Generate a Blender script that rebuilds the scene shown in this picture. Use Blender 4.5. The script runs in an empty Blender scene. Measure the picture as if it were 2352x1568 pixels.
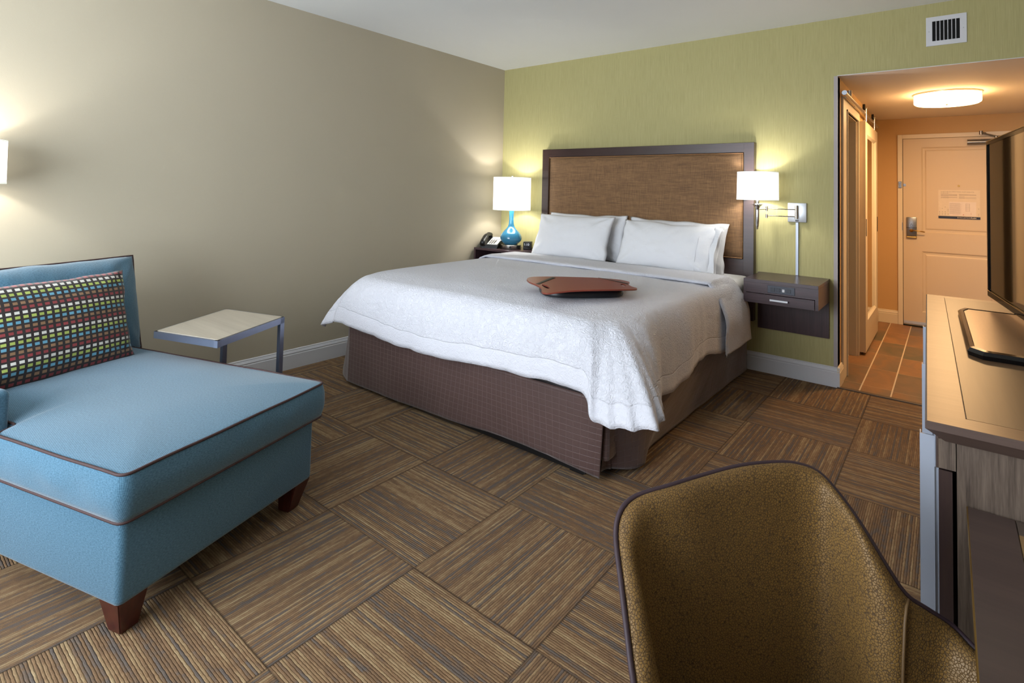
import bpy, bmesh, math, random
from mathutils import Vector, Matrix, noise
random.seed(7)
S = bpy.context.scene
COL = S.collection
PI = math.pi

# ---------------------------------------------------------------- camera
CAMLOC = Vector((3.54946, -4.25962, 1.26107))
r_ = Vector((0.7798030, 0.6255716, 0.0238219)); u_ = Vector((0.0060545, -0.0455872, 0.9989420)); f_ = Vector((-0.6259957, 0.7788338, 0.0393366))
cd = bpy.data.cameras.new('camera'); cam = bpy.data.objects.new('camera', cd); COL.objects.link(cam)
cam.matrix_world = Matrix(((r_.x, u_.x, -f_.x, CAMLOC.x), (r_.y, u_.y, -f_.y, CAMLOC.y), (r_.z, u_.z, -f_.z, CAMLOC.z), (0, 0, 0, 1)))
cd.sensor_width = 36; cd.sensor_fit = 'HORIZONTAL'; cd.lens = 36 * 1245.5 / 2352; cd.shift_y = (389.4 - 784) / 2352; cd.clip_start = 0.02
S.camera = cam
# ---------------------------------------------------------------- world, view, window light
S.view_settings.view_transform = 'Standard'; S.view_settings.look = 'None'; S.view_settings.gamma = 1
S.view_settings.exposure = 0.35; S.view_settings.use_curve_mapping = False
W = bpy.data.worlds.new('world'); S.world = W; W.use_nodes = True
W.node_tree.nodes['Background'].inputs[0].default_value = (0.62, 0.74, 1.0, 1); W.node_tree.nodes['Background'].inputs[1].default_value = 1.0

def area(name, loc, rot, sx, sy, power, col):
    l = bpy.data.lights.new(name, 'AREA'); l.shape = 'RECTANGLE'; l.size = sx; l.size_y = sy; l.energy = power; l.color = col
    o = bpy.data.objects.new(name, l); COL.objects.link(o); o.location = loc; o.rotation_euler = rot; return o
def point(name, loc, power, col, rad=0.03):
    l = bpy.data.lights.new(name, 'POINT'); l.energy = power; l.color = col; l.shadow_soft_size = rad
    o = bpy.data.objects.new(name, l); COL.objects.link(o); o.location = loc; return o
# daylight entering through the window behind the camera (window spans x 0.3..2.8, z 0.5..2.35)
DAY = area('window_daylight', (1.55, -5.47, 1.42), (math.radians(110), 0, 0), 2.4, 1.75, 128, (0.86, 0.93, 1.0))
ROOM_LAMP = None

# ---------------------------------------------------------------- node helpers
class N:
    def __init__(s, name):
        s.m = bpy.data.materials.new(name); s.m.use_nodes = True; s.t = s.m.node_tree; s.b = s.t.nodes['Principled BSDF']; s.out = s.t.nodes['Material Output']
    def n(s, typ, **kw):
        x = s.t.nodes.new(typ)
        for k, v in kw.items(): setattr(x, k, v)
        return x
    def put(s, sock, v):
        if isinstance(v, bpy.types.NodeSocket): s.t.links.new(v, sock)
        elif v is not None:
            if hasattr(sock, 'default_value'):
                try: sock.default_value = v
                except Exception: sock.default_value = (*v, 1)
    def M(s, op, a, b=0.0, c=0.0):
        x = s.n('ShaderNodeMath', operation=op); s.put(x.inputs[0], a); s.put(x.inputs[1], b); s.put(x.inputs[2], c); return x.outputs[0]
    def V(s, op, a, b=None):
        x = s.n('ShaderNodeVectorMath', operation=op); s.put(x.inputs[0], a)
        if b is not None: s.put(x.inputs[1], b)
        return x.outputs[0]
    def mix(s, f, a, b):
        x = s.n('ShaderNodeMix', data_type='RGBA'); s.put(x.inputs[0], f); s.put(x.inputs[6], col(a)); s.put(x.inputs[7], col(b)); return x.outputs[2]
    def fmix(s, f, a, b):
        x = s.n('ShaderNodeMix', data_type='FLOAT'); s.put(x.inputs[0], f); s.put(x.inputs[2], a); s.put(x.inputs[3], b); return x.outputs[0]
    def obj(s): return s.n('ShaderNodeTexCoord').outputs['Object']
    def uv(s): return s.n('ShaderNodeTexCoord').outputs['UV']
    def pos(s): return s.n('ShaderNodeNewGeometry').outputs['Position']
    def sep(s, v):
        x = s.n('ShaderNodeSeparateXYZ'); s.put(x.inputs[0], v); return x.outputs
    def comb(s, a, b, c=0.0):
        x = s.n('ShaderNodeCombineXYZ'); s.put(x.inputs[0], a); s.put(x.inputs[1], b); s.put(x.inputs[2], c); return x.outputs[0]
    def scale(s, v, sc):
        return s.V('MULTIPLY', v, sc)
    def noise(s, v, sc=1.0, det=2.0, rough=0.5, dist=0.0):
        x = s.n('ShaderNodeTexNoise'); s.put(x.inputs['Vector'], v); x.inputs['Scale'].default_value = sc; x.inputs['Detail'].default_value = det
        x.inputs['Roughness'].default_value = rough; x.inputs['Distortion'].default_value = dist; return x.outputs['Fac']
    def vor(s, v, sc, feat='F1', out='Distance'):
        x = s.n('ShaderNodeTexVoronoi', feature=feat); s.put(x.inputs['Vector'], v); x.inputs['Scale'].default_value = sc; return x.outputs[out]
    def white(s, v):
        x = s.n('ShaderNodeTexWhiteNoise', noise_dimensions='3D'); s.put(x.inputs['Vector'], v); return x.outputs['Value']
    def ramp(s, f, stops, interp='LINEAR'):
        x = s.n('ShaderNodeValToRGB'); s.put(x.inputs[0], f); r = x.color_ramp; r.interpolation = interp
        while len(r.elements) < len(stops): r.elements.new(0.5)
        for e, (p, c) in zip(r.elements, stops): e.position = p; e.color = col(c)
        return x.outputs[0]
    def fr(s, f, a, b, c=0.0, d=1.0):
        x = s.n('ShaderNodeMapRange'); s.put(x.inputs[0], f); x.inputs[1].default_value = a; x.inputs[2].default_value = b; x.inputs[3].default_value = c; x.inputs[4].default_value = d; return x.outputs[0]
    def bump(s, h, strength=0.3, dist=0.002):
        x = s.n('ShaderNodeBump'); s.put(x.inputs['Height'], h); x.inputs['Strength'].default_value = strength; x.inputs['Distance'].default_value = dist
        s.put(s.b.inputs['Normal'], x.outputs[0])
    def set(s, base=None, rough=None, metal=None, **kw):
        if base is not None: s.put(s.b.inputs['Base Color'], col(base))
        if rough is not None: s.put(s.b.inputs['Roughness'], rough)
        if metal is not None: s.b.inputs['Metallic'].default_value = metal
        for k, v in kw.items(): s.put(s.b.inputs[k.replace('_', ' ')], col(v) if isinstance(v, (tuple, str)) else v)
        return s.m
def srgb(c): return c / 12.92 if c <= 0.04045 else ((c + 0.055) / 1.055) ** 2.4
def col(c):
    if isinstance(c, bpy.types.NodeSocket): return c
    if isinstance(c, str):
        c = c.lstrip('#'); return tuple(srgb(int(c[i:i + 2], 16) / 255) for i in (0, 2, 4)) + (1,)
    return tuple(c) + (1,) if len(c) == 3 else tuple(c)

def simple(name, c, rough=0.5, metal=0.0, nz=0.06, sc=30, bump=0.0, **kw):
    n = N(name); f = n.noise(n.obj(), sc, 3)
    c = col(c)
    a = tuple(min(1, x * (1 - nz)) for x in c[:3]); b = tuple(min(1, x * (1 + nz)) for x in c[:3])
    n.set(n.mix(f, a, b), rough, metal, **kw)
    if bump: n.bump(n.noise(n.obj(), sc * 8, 2), bump, 0.001)
    return n.m

# ---------------------------------------------------------------- materials
def mat_wallpaper():
    n = N('green_grasscloth'); p = n.obj()
    a = n.noise(n.scale(p, (420, 420, 9)), 1, 3, 0.65); b = n.noise(n.scale(p, (200, 200, 3.2)), 1, 2); 
    f = n.M('ADD', n.M('MULTIPLY', a, 0.65), n.M('MULTIPLY', b, 0.35))
    n.set(n.ramp(f, [(0.25, '#9b9463'), (0.5, '#aca574'), (0.75, '#bab383')]), 0.75, Specular_IOR_Level=0.25); n.bump(a, 0.25, 0.001); return n.m
def mat_paint(name, c, bump=0.15, rough=0.7):
    n = N(name); p = n.obj(); f = n.noise(p, 1.7, 2); cc = col(c)
    n.set(n.mix(f, tuple(x * 0.97 for x in cc[:3]), tuple(min(1, x * 1.03) for x in cc[:3])), rough, Specular_IOR_Level=0.3)
    n.bump(n.noise(p, 180, 3, 0.6), bump, 0.0015); return n.m
def mat_carpet():
    n = N('striped_carpet_tiles'); p = n.pos(); o = n.sep(p)
    X = n.M('DIVIDE', n.M('SUBTRACT', o[0], 2.156), 0.4996); Y = n.M('DIVIDE', n.M('SUBTRACT', o[1], -2.996), 0.4996)
    cx = n.M('FLOOR', X); cy = n.M('FLOOR', Y); fx = n.M('FRACT', X); fy = n.M('FRACT', Y)
    par = n.M('FLOORED_MODULO', n.M('ADD', cx, cy), 2.0)
    # parity 0: stripes run along y ; parity 1: along x
    ac = n.fmix(par, fx, fy); al = n.fmix(par, fy, fx)
    cell = n.white(n.comb(cx, cy, 3.3))
    wob = n.M('MULTIPLY', n.M('SUBTRACT', n.noise(n.comb(n.M('MULTIPLY', al, 30.0), n.M('MULTIPLY', ac, 60.0), cell), 1, 2), 0.5), 0.008)
    rows = n.M('MULTIPLY', n.M('ADD', ac, wob), 66.0); ri = n.M('FLOOR', rows); rf = n.M('FRACT', rows)
    base = n.white(n.comb(ri, n.M('MULTIPLY', cell, 91.0), 1.0))
    run = n.noise(n.comb(n.M('MULTIPLY', al, 5.0), n.M('MULTIPLY', ri, 7.31), n.M('MULTIPLY', cell, 37.0)), 1, 3, 0.6)
    broad = n.noise(n.comb(n.M('MULTIPLY', ac, 9.0), n.M('MULTIPLY', al, 1.2), n.M('MULTIPLY', cell, 17.0)), 1, 2)
    short = n.noise(n.comb(n.M('MULTIPLY', al, 24.0), n.M('MULTIPLY', ri, 5.17), n.M('MULTIPLY', cell, 29.0)), 1, 2)
    v = n.M('ADD', n.M('ADD', n.M('MULTIPLY', base, 0.44), n.M('MULTIPLY', n.fr(run, 0.3, 0.7), 0.30)), n.M('ADD', n.M('MULTIPLY', n.fr(broad, 0.3, 0.7), 0.08), n.M('MULTIPLY', n.fr(short, 0.3, 0.7), 0.12)))
    c = n.ramp(v, [(0.0, '#645b56'), (0.26, '#70655d'), (0.38, '#80664e'), (0.52, '#907255'), (0.66, '#a38866'), (0.9, '#bba37e')])
    tuft = n.noise(n.scale(p, (480, 480, 480)), 1, 2, 0.7)
    c = n.mix(n.fr(tuft, 0.3, 0.62, 0.42, 0.0), c, '#382f28')
    groove = n.M('SUBTRACT', 1.0, n.M('MULTIPLY', n.M('ABSOLUTE', n.M('SUBTRACT', rf, 0.5)), 2.0))
    c = n.mix(n.fr(groove, 0.0, 0.30, 0.45, 0.0), c, '#241d19')
    ex = n.M('MINIMUM', n.M('MINIMUM', fx, n.M('SUBTRACT', 1.0, fx)), n.M('MINIMUM', fy, n.M('SUBTRACT', 1.0, fy)))
    c = n.mix(n.fr(ex, 0.002, 0.010, 0.55, 0.0), c, '#2a221c')
    n.set(c, 0.95, Specular_IOR_Level=0.1)
    h = n.M('ADD', n.M('MULTIPLY', n.fr(groove, 0, 0.6), 0.7), n.M('MULTIPLY', tuft, 0.6)); n.bump(h, 0.7, 0.004); return n.m
def mat_hall_tile():
    n = N('slate_look_plank_tiles'); p = n.pos(); o = n.sep(p)
    X = n.M('DIVIDE', n.M('SUBTRACT', o[0], 3.087), 0.1705); ci = n.M('FLOOR', X); fx = n.M('FRACT', X)
    Y = n.M('ADD', n.M('DIVIDE', n.M('SUBTRACT', o[1], 0.178), 0.4845), n.M('MULTIPLY', ci, 0.04)); cj = n.M('FLOOR', Y); fy = n.M('FRACT', Y)
    w = n.white(n.comb(ci, cj, 5.0)); a = n.noise(n.V('ADD', n.scale(p, (5, 3, 1)), n.comb(n.M('MULTIPLY', w, 50.0), w, 0.0)), 1, 4, 0.6, 0.8)
    f = n.M('ADD', n.M('MULTIPLY', a, 0.75), n.M('MULTIPLY', w, 0.3))
    c = n.ramp(f, [(0.3, '#55503f'), (0.5, '#735a44'), (0.62, '#87603f'), (0.8, '#9a6f4a')])
    gx = n.M('MINIMUM', fx, n.M('SUBTRACT', 1.0, fx)); gy = n.M('MINIMUM', fy, n.M('SUBTRACT', 1.0, fy))
    c = n.mix(n.fr(gx, 0.018, 0.028, 1, 0), c, '#c9b8a0'); c = n.mix(n.fr(gy, 0.003, 0.006, 0.6, 0), c, '#c0a588')
    n.set(c, 0.42); n.bump(n.M('MINIMUM', n.fr(gx, 0.01, 0.04), n.noise(p, 30, 3)), 0.15, 0.002); return n.m
def mat_wood(name, c0, c1, axis='z', rough=0.4, sc=1.0, spec=0.5):
    n = N(name); p = n.obj(); k = {'x': (3, 60, 60), 'y': (60, 3, 60), 'z': (60, 60, 3)}[axis]
    a = n.noise(n.scale(p, tuple(x * sc for x in k)), 1, 4, 0.6, 0.4); b = n.noise(n.scale(p, tuple(x * sc * 4 for x in k)), 1, 2)
    f = n.M('ADD', n.M('MULTIPLY', a, 0.7), n.M('MULTIPLY', b, 0.3))
    n.set(n.ramp(f, [(0.3, c0), (0.7, c1)]), rough, Specular_IOR_Level=spec); n.bump(f, 0.06, 0.001); return n.m
def mat_weave(name, c0, c1, rough=0.85, sc=700, twill=True, sheen=0.3):
    n = N(name); u = n.sep(n.uv())
    # uv is in metres
    a = n.M('SINE', n.M('MULTIPLY', n.M('ADD', u[0], n.M('MULTIPLY', u[1], 0.5 if twill else 0.0)), sc * 2.0)); b = n.M('SINE', n.M('MULTIPLY', u[1], sc * 1.6))
    w = n.M('MULTIPLY', a, b); nz = n.noise(n.scale(n.uv(), (140, 420, 1)), 1, 3, 0.7)
    f = n.M('ADD', n.M('MULTIPLY', w, 0.16), nz)
    n.set(n.ramp(f, [(0.3, c0), (0.7, c1)]), rough, Sheen_Weight=sheen, Specular_IOR_Level=0.2); n.bump(f, 0.35, 0.0012); return n.m
def mat_linen():
    n = N('brown_linen_headboard'); p = n.obj()
    a = n.noise(n.scale(p, (12, 12, 420)), 1, 3, 0.7); b = n.noise(n.scale(p, (420, 420, 12)), 1, 3, 0.7); d = n.noise(n.scale(p, (6, 6, 60)), 1, 3, 0.7)
    f = n.M('ADD', n.M('ADD', n.M('MULTIPLY', a, 0.4), n.M('MULTIPLY', b, 0.4)), n.M('MULTIPLY', d, 0.2))
    n.set(n.ramp(f, [(0.36, '#523a23'), (0.5, '#785838'), (0.64, '#97734b')]), 0.8, Sheen_Weight=0.2); n.bump(f, 0.4, 0.002); return n.m
def mat_blanket():
    n = N('white_seersucker_cotton'); u = n.uv(); s = n.sep(u)
    # uv: x along perimeter (m), y distance from hem (m)
    p = n.obj()
    w1 = n.noise(n.scale(p, (1, 1, 1)), 38, 3, 0.55, 1.6); w2 = n.noise(p, 85, 2, 0.5, 0.8)
    crink = n.M('SUBTRACT', 1.0, n.M('MULTIPLY', n.M('ABSOLUTE', n.M('SUBTRACT', w1, 0.5)), 7.0))
    crink = n.M('MAXIMUM', crink, 0.0)
    body = n.fr(s[1], 0.095, 0.10, 0.4, 1.0); seam = n.M('SUBTRACT', 1.0, n.fr(n.M('ABSOLUTE', n.M('SUBTRACT', s[1], 0.098)), 0.0, 0.004))
    h = n.M('ADD', n.M('MULTIPLY', body, n.M('MULTIPLY', crink, 0.6)), n.M('ADD', n.M('MULTIPLY', w2, 0.55), n.M('MULTIPLY', n.noise(p, 12, 3), 0.6)))
    h = n.M('SUBTRACT', h, n.M('MULTIPLY', seam, 0.8))
    n.set('#d9dae3', 0.85, Sheen_Weight=0.15, Specular_IOR_Level=0.2); n.bump(h, 0.68, 0.0058); return n.m
def mat_sheet(name='smooth_white_cotton', c='#e4e4e6'):
    n = N(name); p = n.obj()
    h = n.noise(p, 9, 4, 0.6, 1.2); n.set(c, 0.8, Sheen_Weight=0.1, Specular_IOR_Level=0.25); n.bump(h, 0.35, 0.012); return n.m
def mat_skirt():
    n = N('chocolate_checked_sateen'); u = n.sep(n.uv())
    gx = n.M('ABSOLUTE', n.M('SUBTRACT', n.M('FRACT', n.M('DIVIDE', u[0], 0.034)), 0.5)); gy = n.M('ABSOLUTE', n.M('SUBTRACT', n.M('FRACT', n.M('DIVIDE', u[1], 0.026)), 0.5))
    l = n.M('MAXIMUM', n.fr(gx, 0.45, 0.5), n.fr(gy, 0.44, 0.5)); nz = n.noise(n.scale(n.uv(), (2, 3, 1)), 1.5, 3)
    c = n.mix(nz, '#46332f', '#58413d'); c = n.mix(n.M('MULTIPLY', l, 0.16), c, '#8d7370')
    n.set(c, 0.46, Sheen_Weight=0.35, Specular_IOR_Level=0.35); n.bump(n.M('ADD', n.M('MULTIPLY', l, -0.3), n.noise(n.scale(n.uv(), (8, 5, 1)), 1, 4, 0.6, 1.0)), 0.5, 0.006); return n.m
def mat_pillow_squares():
    n = N('multicolour_square_print'); u = n.sep(n.uv()); P = 0.0182
    X = n.M('DIVIDE', u[0], P * 1.38); Y = n.M('DIVIDE', u[1], P); fx = n.M('ABSOLUTE', n.M('SUBTRACT', n.M('FRACT', X), 0.5)); fy = n.M('ABSOLUTE', n.M('SUBTRACT', n.M('FRACT', Y), 0.5))
    inside = n.M('MULTIPLY', n.M('LESS_THAN', fx, 0.31), n.M('LESS_THAN', fy, 0.295))
    k = n.M('DIVIDE', n.M('ADD', n.M('FLOORED_MODULO', n.M('FLOOR', Y), 5.0), 0.5), 5.0)
    c = n.ramp(k, [(0.0, '#8a3236'), (0.2, '#8c6a4c'), (0.4, '#5f9ab4'), (0.6, '#a3b356'), (0.8, '#d3d1c9')], 'CONSTANT')
    n.set(n.mix(inside, '#231a19', c), 0.75, Sheen_Weight=0.2); n.bump(n.noise(n.scale(n.uv(), (900, 900, 1)), 1, 2), 0.2, 0.0008); return n.m
def mat_chair():
    n = N('gold_brown_pebbled_leatherette'); p = n.obj()
    d = n.vor(p, 250, 'DISTANCE_TO_EDGE'); e = n.fr(d, 0.0, 0.14); b = n.noise(p, 6, 2)
    c = n.mix(e, '#3f2d19', n.mix(b, '#6c5026', '#7f5f2d'))
    n.set(c, n.fmix(e, 0.8, 0.48), Specular_IOR_Level=0.4); n.bump(e, 0.45, 0.0012); return n.m
def mat_brushed(name, c, axis='z', rough=0.32):
    n = N(name); k = {'x': (4, 900, 900), 'y': (900, 4, 900), 'z': (900, 900, 4)}[axis]
    f = n.noise(n.scale(n.obj(), k), 1, 2); n.set(c, n.fr(f, 0.2, 0.8, rough - 0.08, rough + 0.08), 1.0); n.bump(f, 0.04, 0.0005); return n.m
def mat_emit(name, c, strength, base='#f4f2ee'):
    n = N(name); n.set(base, 0.7); n.put(n.b.inputs['Emission Color'], col(c)); 
    f = n.noise(n.obj(), 60, 2); n.put(n.b.inputs['Emission Strength'], n.fr(f, 0, 1, strength * 0.97, strength * 1.03)); return n.m

M = dict(
    green=mat_wallpaper(), greige=mat_paint('greige_wall_paint', '#ada490'), ceil=mat_paint('ceiling_paint', '#dcdedd', 0.1), halltan=mat_paint('tan_hall_paint', '#c5a273'),
    hallceil=mat_paint('hall_ceiling_paint', '#e2d8cc', 0.06), trim=mat_paint('white_trim_paint', '#cfd0d4', 0.02, 0.4), halltrim=mat_paint('cream_trim_paint', '#d9cdb9', 0.02, 0.4),
    bead=mat_paint('grey_corner_guard', '#a49c9c', 0.02, 0.5), backwall=mat_paint('back_wall_paint', '#a8a08c'),
    carpet=mat_carpet(), tile=mat_hall_tile(), strip=simple('dark_transition_strip', '#4b3b2d', 0.5),
    espresso=mat_wood('espresso_wood', '#35242a', '#4d3a40', 'x', 0.3, 1.0, 0.6), espresso_z=mat_wood('espresso_wood_upright', '#35242a', '#4a3639', 'z', 0.32, 1.0, 0.6),
    dwood=mat_wood('dark_frame_wood', '#2d1d1b', '#3b2825', 'x', 0.33), linen=mat_linen(), welt=simple('tan_welt', '#8a6440', 0.7),
    ctop=mat_wood('console_top_border_wood', '#71523b', '#826046', 'x', 0.36, 0.6), cinlay=mat_wood('console_top_inlay_wood', '#624a33', '#70553c', 'y', 0.38, 0.6),
    cedge_shaded=mat_wood('console_edge_shaded_wood', '#4f3f39', '#5c4a42', 'x', 0.5, 0.6), cside=mat_wood('console_side_woodgrain', '#3f342d', '#75665a', 'z', 0.5, 2.6, 0.4), cdark=mat_wood('dark_door_edge_wood', '#35282a', '#43342f', 'z', 0.35),  # edge wood: top's wood, with the chamfer's shade put into a darker colour
    dtop=mat_wood('desk_border_wood', '#453834', '#55453f', 'x', 0.35, 0.5), dtan=simple('tan_desk_inlay', '#8f7049', 0.6, nz=0.15, sc=200), dstrip=simple('grey_brown_strip', '#574b43', 0.45),
    alu=simple('satin_aluminium', '#aab2c2', 0.4, 0.25, nz=0.02), nickel=mat_brushed('brushed_nickel', '#b9b4ad', 'x', 0.28), chrome=simple('polished_chrome', '#d2d2d4', 0.15, 1.0, nz=0.02),
    pale=simple('pale_painted_metal', '#c8cbd0', 0.35, 0.6, nz=0.02), tblmetal=simple('silver_table_metal', '#8b92a6', 0.3, 0.85, nz=0.03), tbltop=mat_wood('pale_oak_laminate', '#a79e8e', '#b9b0a0', 'x', 0.45, 0.3),
    blue=mat_weave('blue_upholstery_weave', '#284f64', '#577e95'), piping=simple('brown_piping', '#3d2727', 0.7), squares=mat_pillow_squares(), cherry=mat_wood('cherry_leg_wood', '#3a1711', '#54241b', 'z', 0.3),
    blanket=mat_blanket(), sheet=mat_sheet(), pillow=mat_sheet('pillowcase_cotton', '#dfe0e4'), sheet2=mat_sheet('cream_grey_lining', '#c9c8cf'), skirt=mat_skirt(), black=simple('black_plastic', '#101012', 0.4, nz=0.1), gloss=simple('gloss_black_plastic', '#08080a', 0.08, nz=0.1),
    leather=simple('black_leather_cushion', '#12141a', 0.35, nz=0.2, sc=15, bump=0.2), board=None, strap=simple('grey_elastic_strap', '#3c3a34', 0.7),
    chair=mat_chair(), chairpipe=simple('purple_brown_piping', '#33222a', 0.6), seam=simple('leatherette_seam', '#5a4222', 0.6), shade=mat_emit('lit_white_shade', '#fffdf8', 1.35), shade2=mat_emit('shade_hem_band', '#eaf0e6', 0.55),
    ceilglow=mat_emit('lit_ceiling_drum', '#ffc986', 15.0), bluegl=None, door=mat_paint('cream_door_paint', '#cdbba3', 0.02, 0.42), mirror=simple('mirror_glass', '#e6e4dc', 0.02, 1.0, nz=0.0),
    lock=simple('satin_lock_steel', '#8d9096', 0.3, 0.9, nz=0.05), brass=simple('brass', '#a8874a', 0.3, 0.9), dark=simple('dark_recess', '#0a0908', 0.9), paper=simple('plan_paper', '#d6c6ae', 0.35), paper2=simple('white_plan_inset', '#dccfc4', 0.3),
    navy=simple('navy_band', '#14162c', 0.4), ink=simple('grey_print', '#8d7a6c', 0.6), ink2=simple('dark_print', '#3d3430', 0.6), red=simple('red_print', '#b4524a', 0.6), cream=simple('cream_lettering', '#c9bfae', 0.6), slate=simple('slate_blue_plastic', '#3a3f4c', 0.4), slate2=simple('slate_socket', '#2c303b', 0.4),
    white=simple('white_plastic', '#d7d7da', 0.4, nz=0.02), phonew=simple('phone_faceplate', '#cfd0cc', 0.4, nz=0.02), lcd=mat_emit('clock_digits', '#b8c2cc', 0.7, '#888888'), screen=None, bathr=mat_paint('bathroom_paint', '#9c9080', 0.05), curtain=simple('window_sheer', '#b9b3a6', 0.8), rubber=simple('black_rubber', '#141414', 0.7))
n = N('red_brown_lap_board'); f = n.noise(n.scale(n.obj(), (3, 3, 3)), 3, 3); n.set(n.mix(f, '#793527', '#873f2f'), 0.42, Specular_IOR_Level=0.35); M['board'] = n.m
n = N('turquoise_glazed_ceramic'); f = n.noise(n.obj(), 14, 2); n.set(n.mix(f, '#2d7396', '#3880a2'), 0.12, Coat_Weight=0.5); M['bluegl'] = n.m
n = N('tv_glass'); f = n.noise(n.obj(), 3, 1); n.set(n.mix(f, '#0a0908', '#0d0b09'), 0.05, Specular_IOR_Level=1.0, Coat_Weight=1.0); n.b.inputs['IOR'].default_value = 2.0; M['screen'] = n.m
n = N('tv_base_brushed'); f = n.noise(n.scale(n.obj(), (40, 3, 1)), 6, 3); n.set(n.mix(f, '#7a5f45', '#8a6d50'), 0.3, 0.4); M['tvbase'] = n.m
n = N('window_glass'); n.set('#ffffff', 0.0, Transmission_Weight=1.0); f = n.noise(n.obj(), 2, 1); n.put(n.b.inputs['Roughness'], n.fr(f, 0, 1, 0, 0.01)); M['glass'] = n.m

# ---------------------------------------------------------------- mesh helpers
ROOTM = {}
def uvbox(bm, M_=None):
    uvl = bm.loops.layers.uv.verify()
    for f in bm.faces:
        nn = f.normal; ax = max(range(3), key=lambda i: abs(nn[i]))
        for l in f.loops:
            c = l.vert.co
            l[uvl].uv = ((c.y, c.z) if ax == 0 else (c.x, c.z) if ax == 1 else (c.x, c.y))
def finish(name, bm, mat, parent=None, smooth=False, uv=True, angle=None):
    """link one bmesh (built in world coordinates) as one object; children are re-expressed in their root's frame"""
    bm.normal_update()
    if uv and not bm.loops.layers.uv: uvbox(bm)
    me = bpy.data.meshes.new(name); bm.to_mesh(me); bm.free()
    for m in (mat if isinstance(mat, (list, tuple)) else [mat]): me.materials.append(m)
    if smooth:
        for p in me.polygons: p.use_smooth = True
        if angle: me.set_sharp_from_angle(angle=math.radians(angle))
    o = bpy.data.objects.new(name, me); COL.objects.link(o)
    if parent is not None:
        me.transform(ROOTM[parent.name].inverted()); ROOTM[o.name] = ROOTM[parent.name]; o.parent = parent
    else:
        xs = [v.co for v in me.vertices]
        c = Vector(((min(v.x for v in xs) + max(v.x for v in xs)) / 2, (min(v.y for v in xs) + max(v.y for v in xs)) / 2, min(v.z for v in xs)))
        T = Matrix.Translation(c); me.transform(T.inverted()); o.matrix_world = T; o.location = c; ROOTM[o.name] = T
    return o
def thing(name, label, cat, loc, rz=0.0, group=None):
    o = bpy.data.objects.new(name, None); COL.objects.link(o); o.location = loc; o.rotation_euler = (0, 0, rz); o.empty_display_size = 0.1
    o['label'] = label; o['category'] = cat
    if group: o['group'] = group
    ROOTM[o.name] = Matrix.Translation(Vector(loc)) @ Matrix.Rotation(rz, 4, 'Z')
    return o
def tag(o, label, cat, group=None):
    o['label'] = label; o['category'] = cat
    if group: o['group'] = group
    return o
def struct(o): o['kind'] = 'structure'; return o
BM = bmesh.new
def box(bm, x0, x1, y0, y1, z0, z1, bev=0.0, seg=2, T=None, mi=0):
    b2 = bmesh.new(); r = bmesh.ops.create_cube(b2, size=1)
    for v in b2.verts: v.co = Vector(((x0 + x1) / 2 + v.co.x * (x1 - x0), (y0 + y1) / 2 + v.co.y * (y1 - y0), (z0 + z1) / 2 + v.co.z * (z1 - z0)))
    if bev: bmesh.ops.bevel(b2, geom=b2.edges[:], offset=bev, segments=seg, affect='EDGES', profile=0.5)
    merge(bm, b2, T, mi)
def merge(bm, b2, T=None, mi=0):
    if T is not None: bmesh.ops.transform(b2, matrix=T, verts=b2.verts)
    vm = {v: bm.verts.new(v.co) for v in b2.verts}
    for f in b2.faces:
        try:
            g = bm.faces.new([vm[v] for v in f.verts]); g.material_index = mi; g.smooth = f.smooth
        except ValueError: pass
    b2.free()
def lathe(bm, prof, c=(0, 0), n=48, T=None, cap=True, mi=0):
    b2 = bmesh.new(); rings = []
    for r, z in prof:
        rings.append([b2.verts.new((c[0] + max(r, 1e-5) * math.cos(2 * PI * i / n), c[1] + max(r, 1e-5) * math.sin(2 * PI * i / n), z)) for i in range(n)])
    for a, b in zip(rings, rings[1:]):
        for i in range(n): b2.faces.new((a[i], a[(i + 1) % n], b[(i + 1) % n], b[i]))
    if cap:
        b2.faces.new(rings[0][::-1]); b2.faces.new(rings[-1])
    merge(bm, b2, T, mi)
def tube(bm, pts, r, n=8, closed=False, caps=True, T=None):
    b2 = bmesh.new(); pts = [Vector(p) for p in pts]; rings = []; N_ = len(pts); up = None
    for i, p in enumerate(pts):
        if closed: d = pts[(i + 1) % N_] - pts[i - 1]
        else: d = pts[min(i + 1, N_ - 1)] - pts[max(i - 1, 0)]
        d.normalize()
        if up is None: up = Vector((0, 0, 1)) if abs(d.z) < 0.9 else Vector((1, 0, 0))
        a = d.cross(up)
        if a.length < 1e-4: a = d.cross(Vector((1, 0.3, 0)))
        a.normalize(); b = a.cross(d).normalized(); up = b
        rings.append([b2.verts.new(p + a * r * math.cos(2 * PI * k / n) + b * r * math.sin(2 * PI * k / n)) for k in range(n)])
    for i in range(N_ if closed else N_ - 1):
        A, B = rings[i], rings[(i + 1) % N_]
        for k in range(n): b2.faces.new((A[k], A[(k + 1) % n], B[(k + 1) % n], B[k]))
    if caps and not closed: b2.faces.new(rings[0][::-1]); b2.faces.new(rings[-1])
    bmesh.ops.recalc_face_normals(b2, faces=b2.faces[:]); merge(bm, b2, T)
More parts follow.
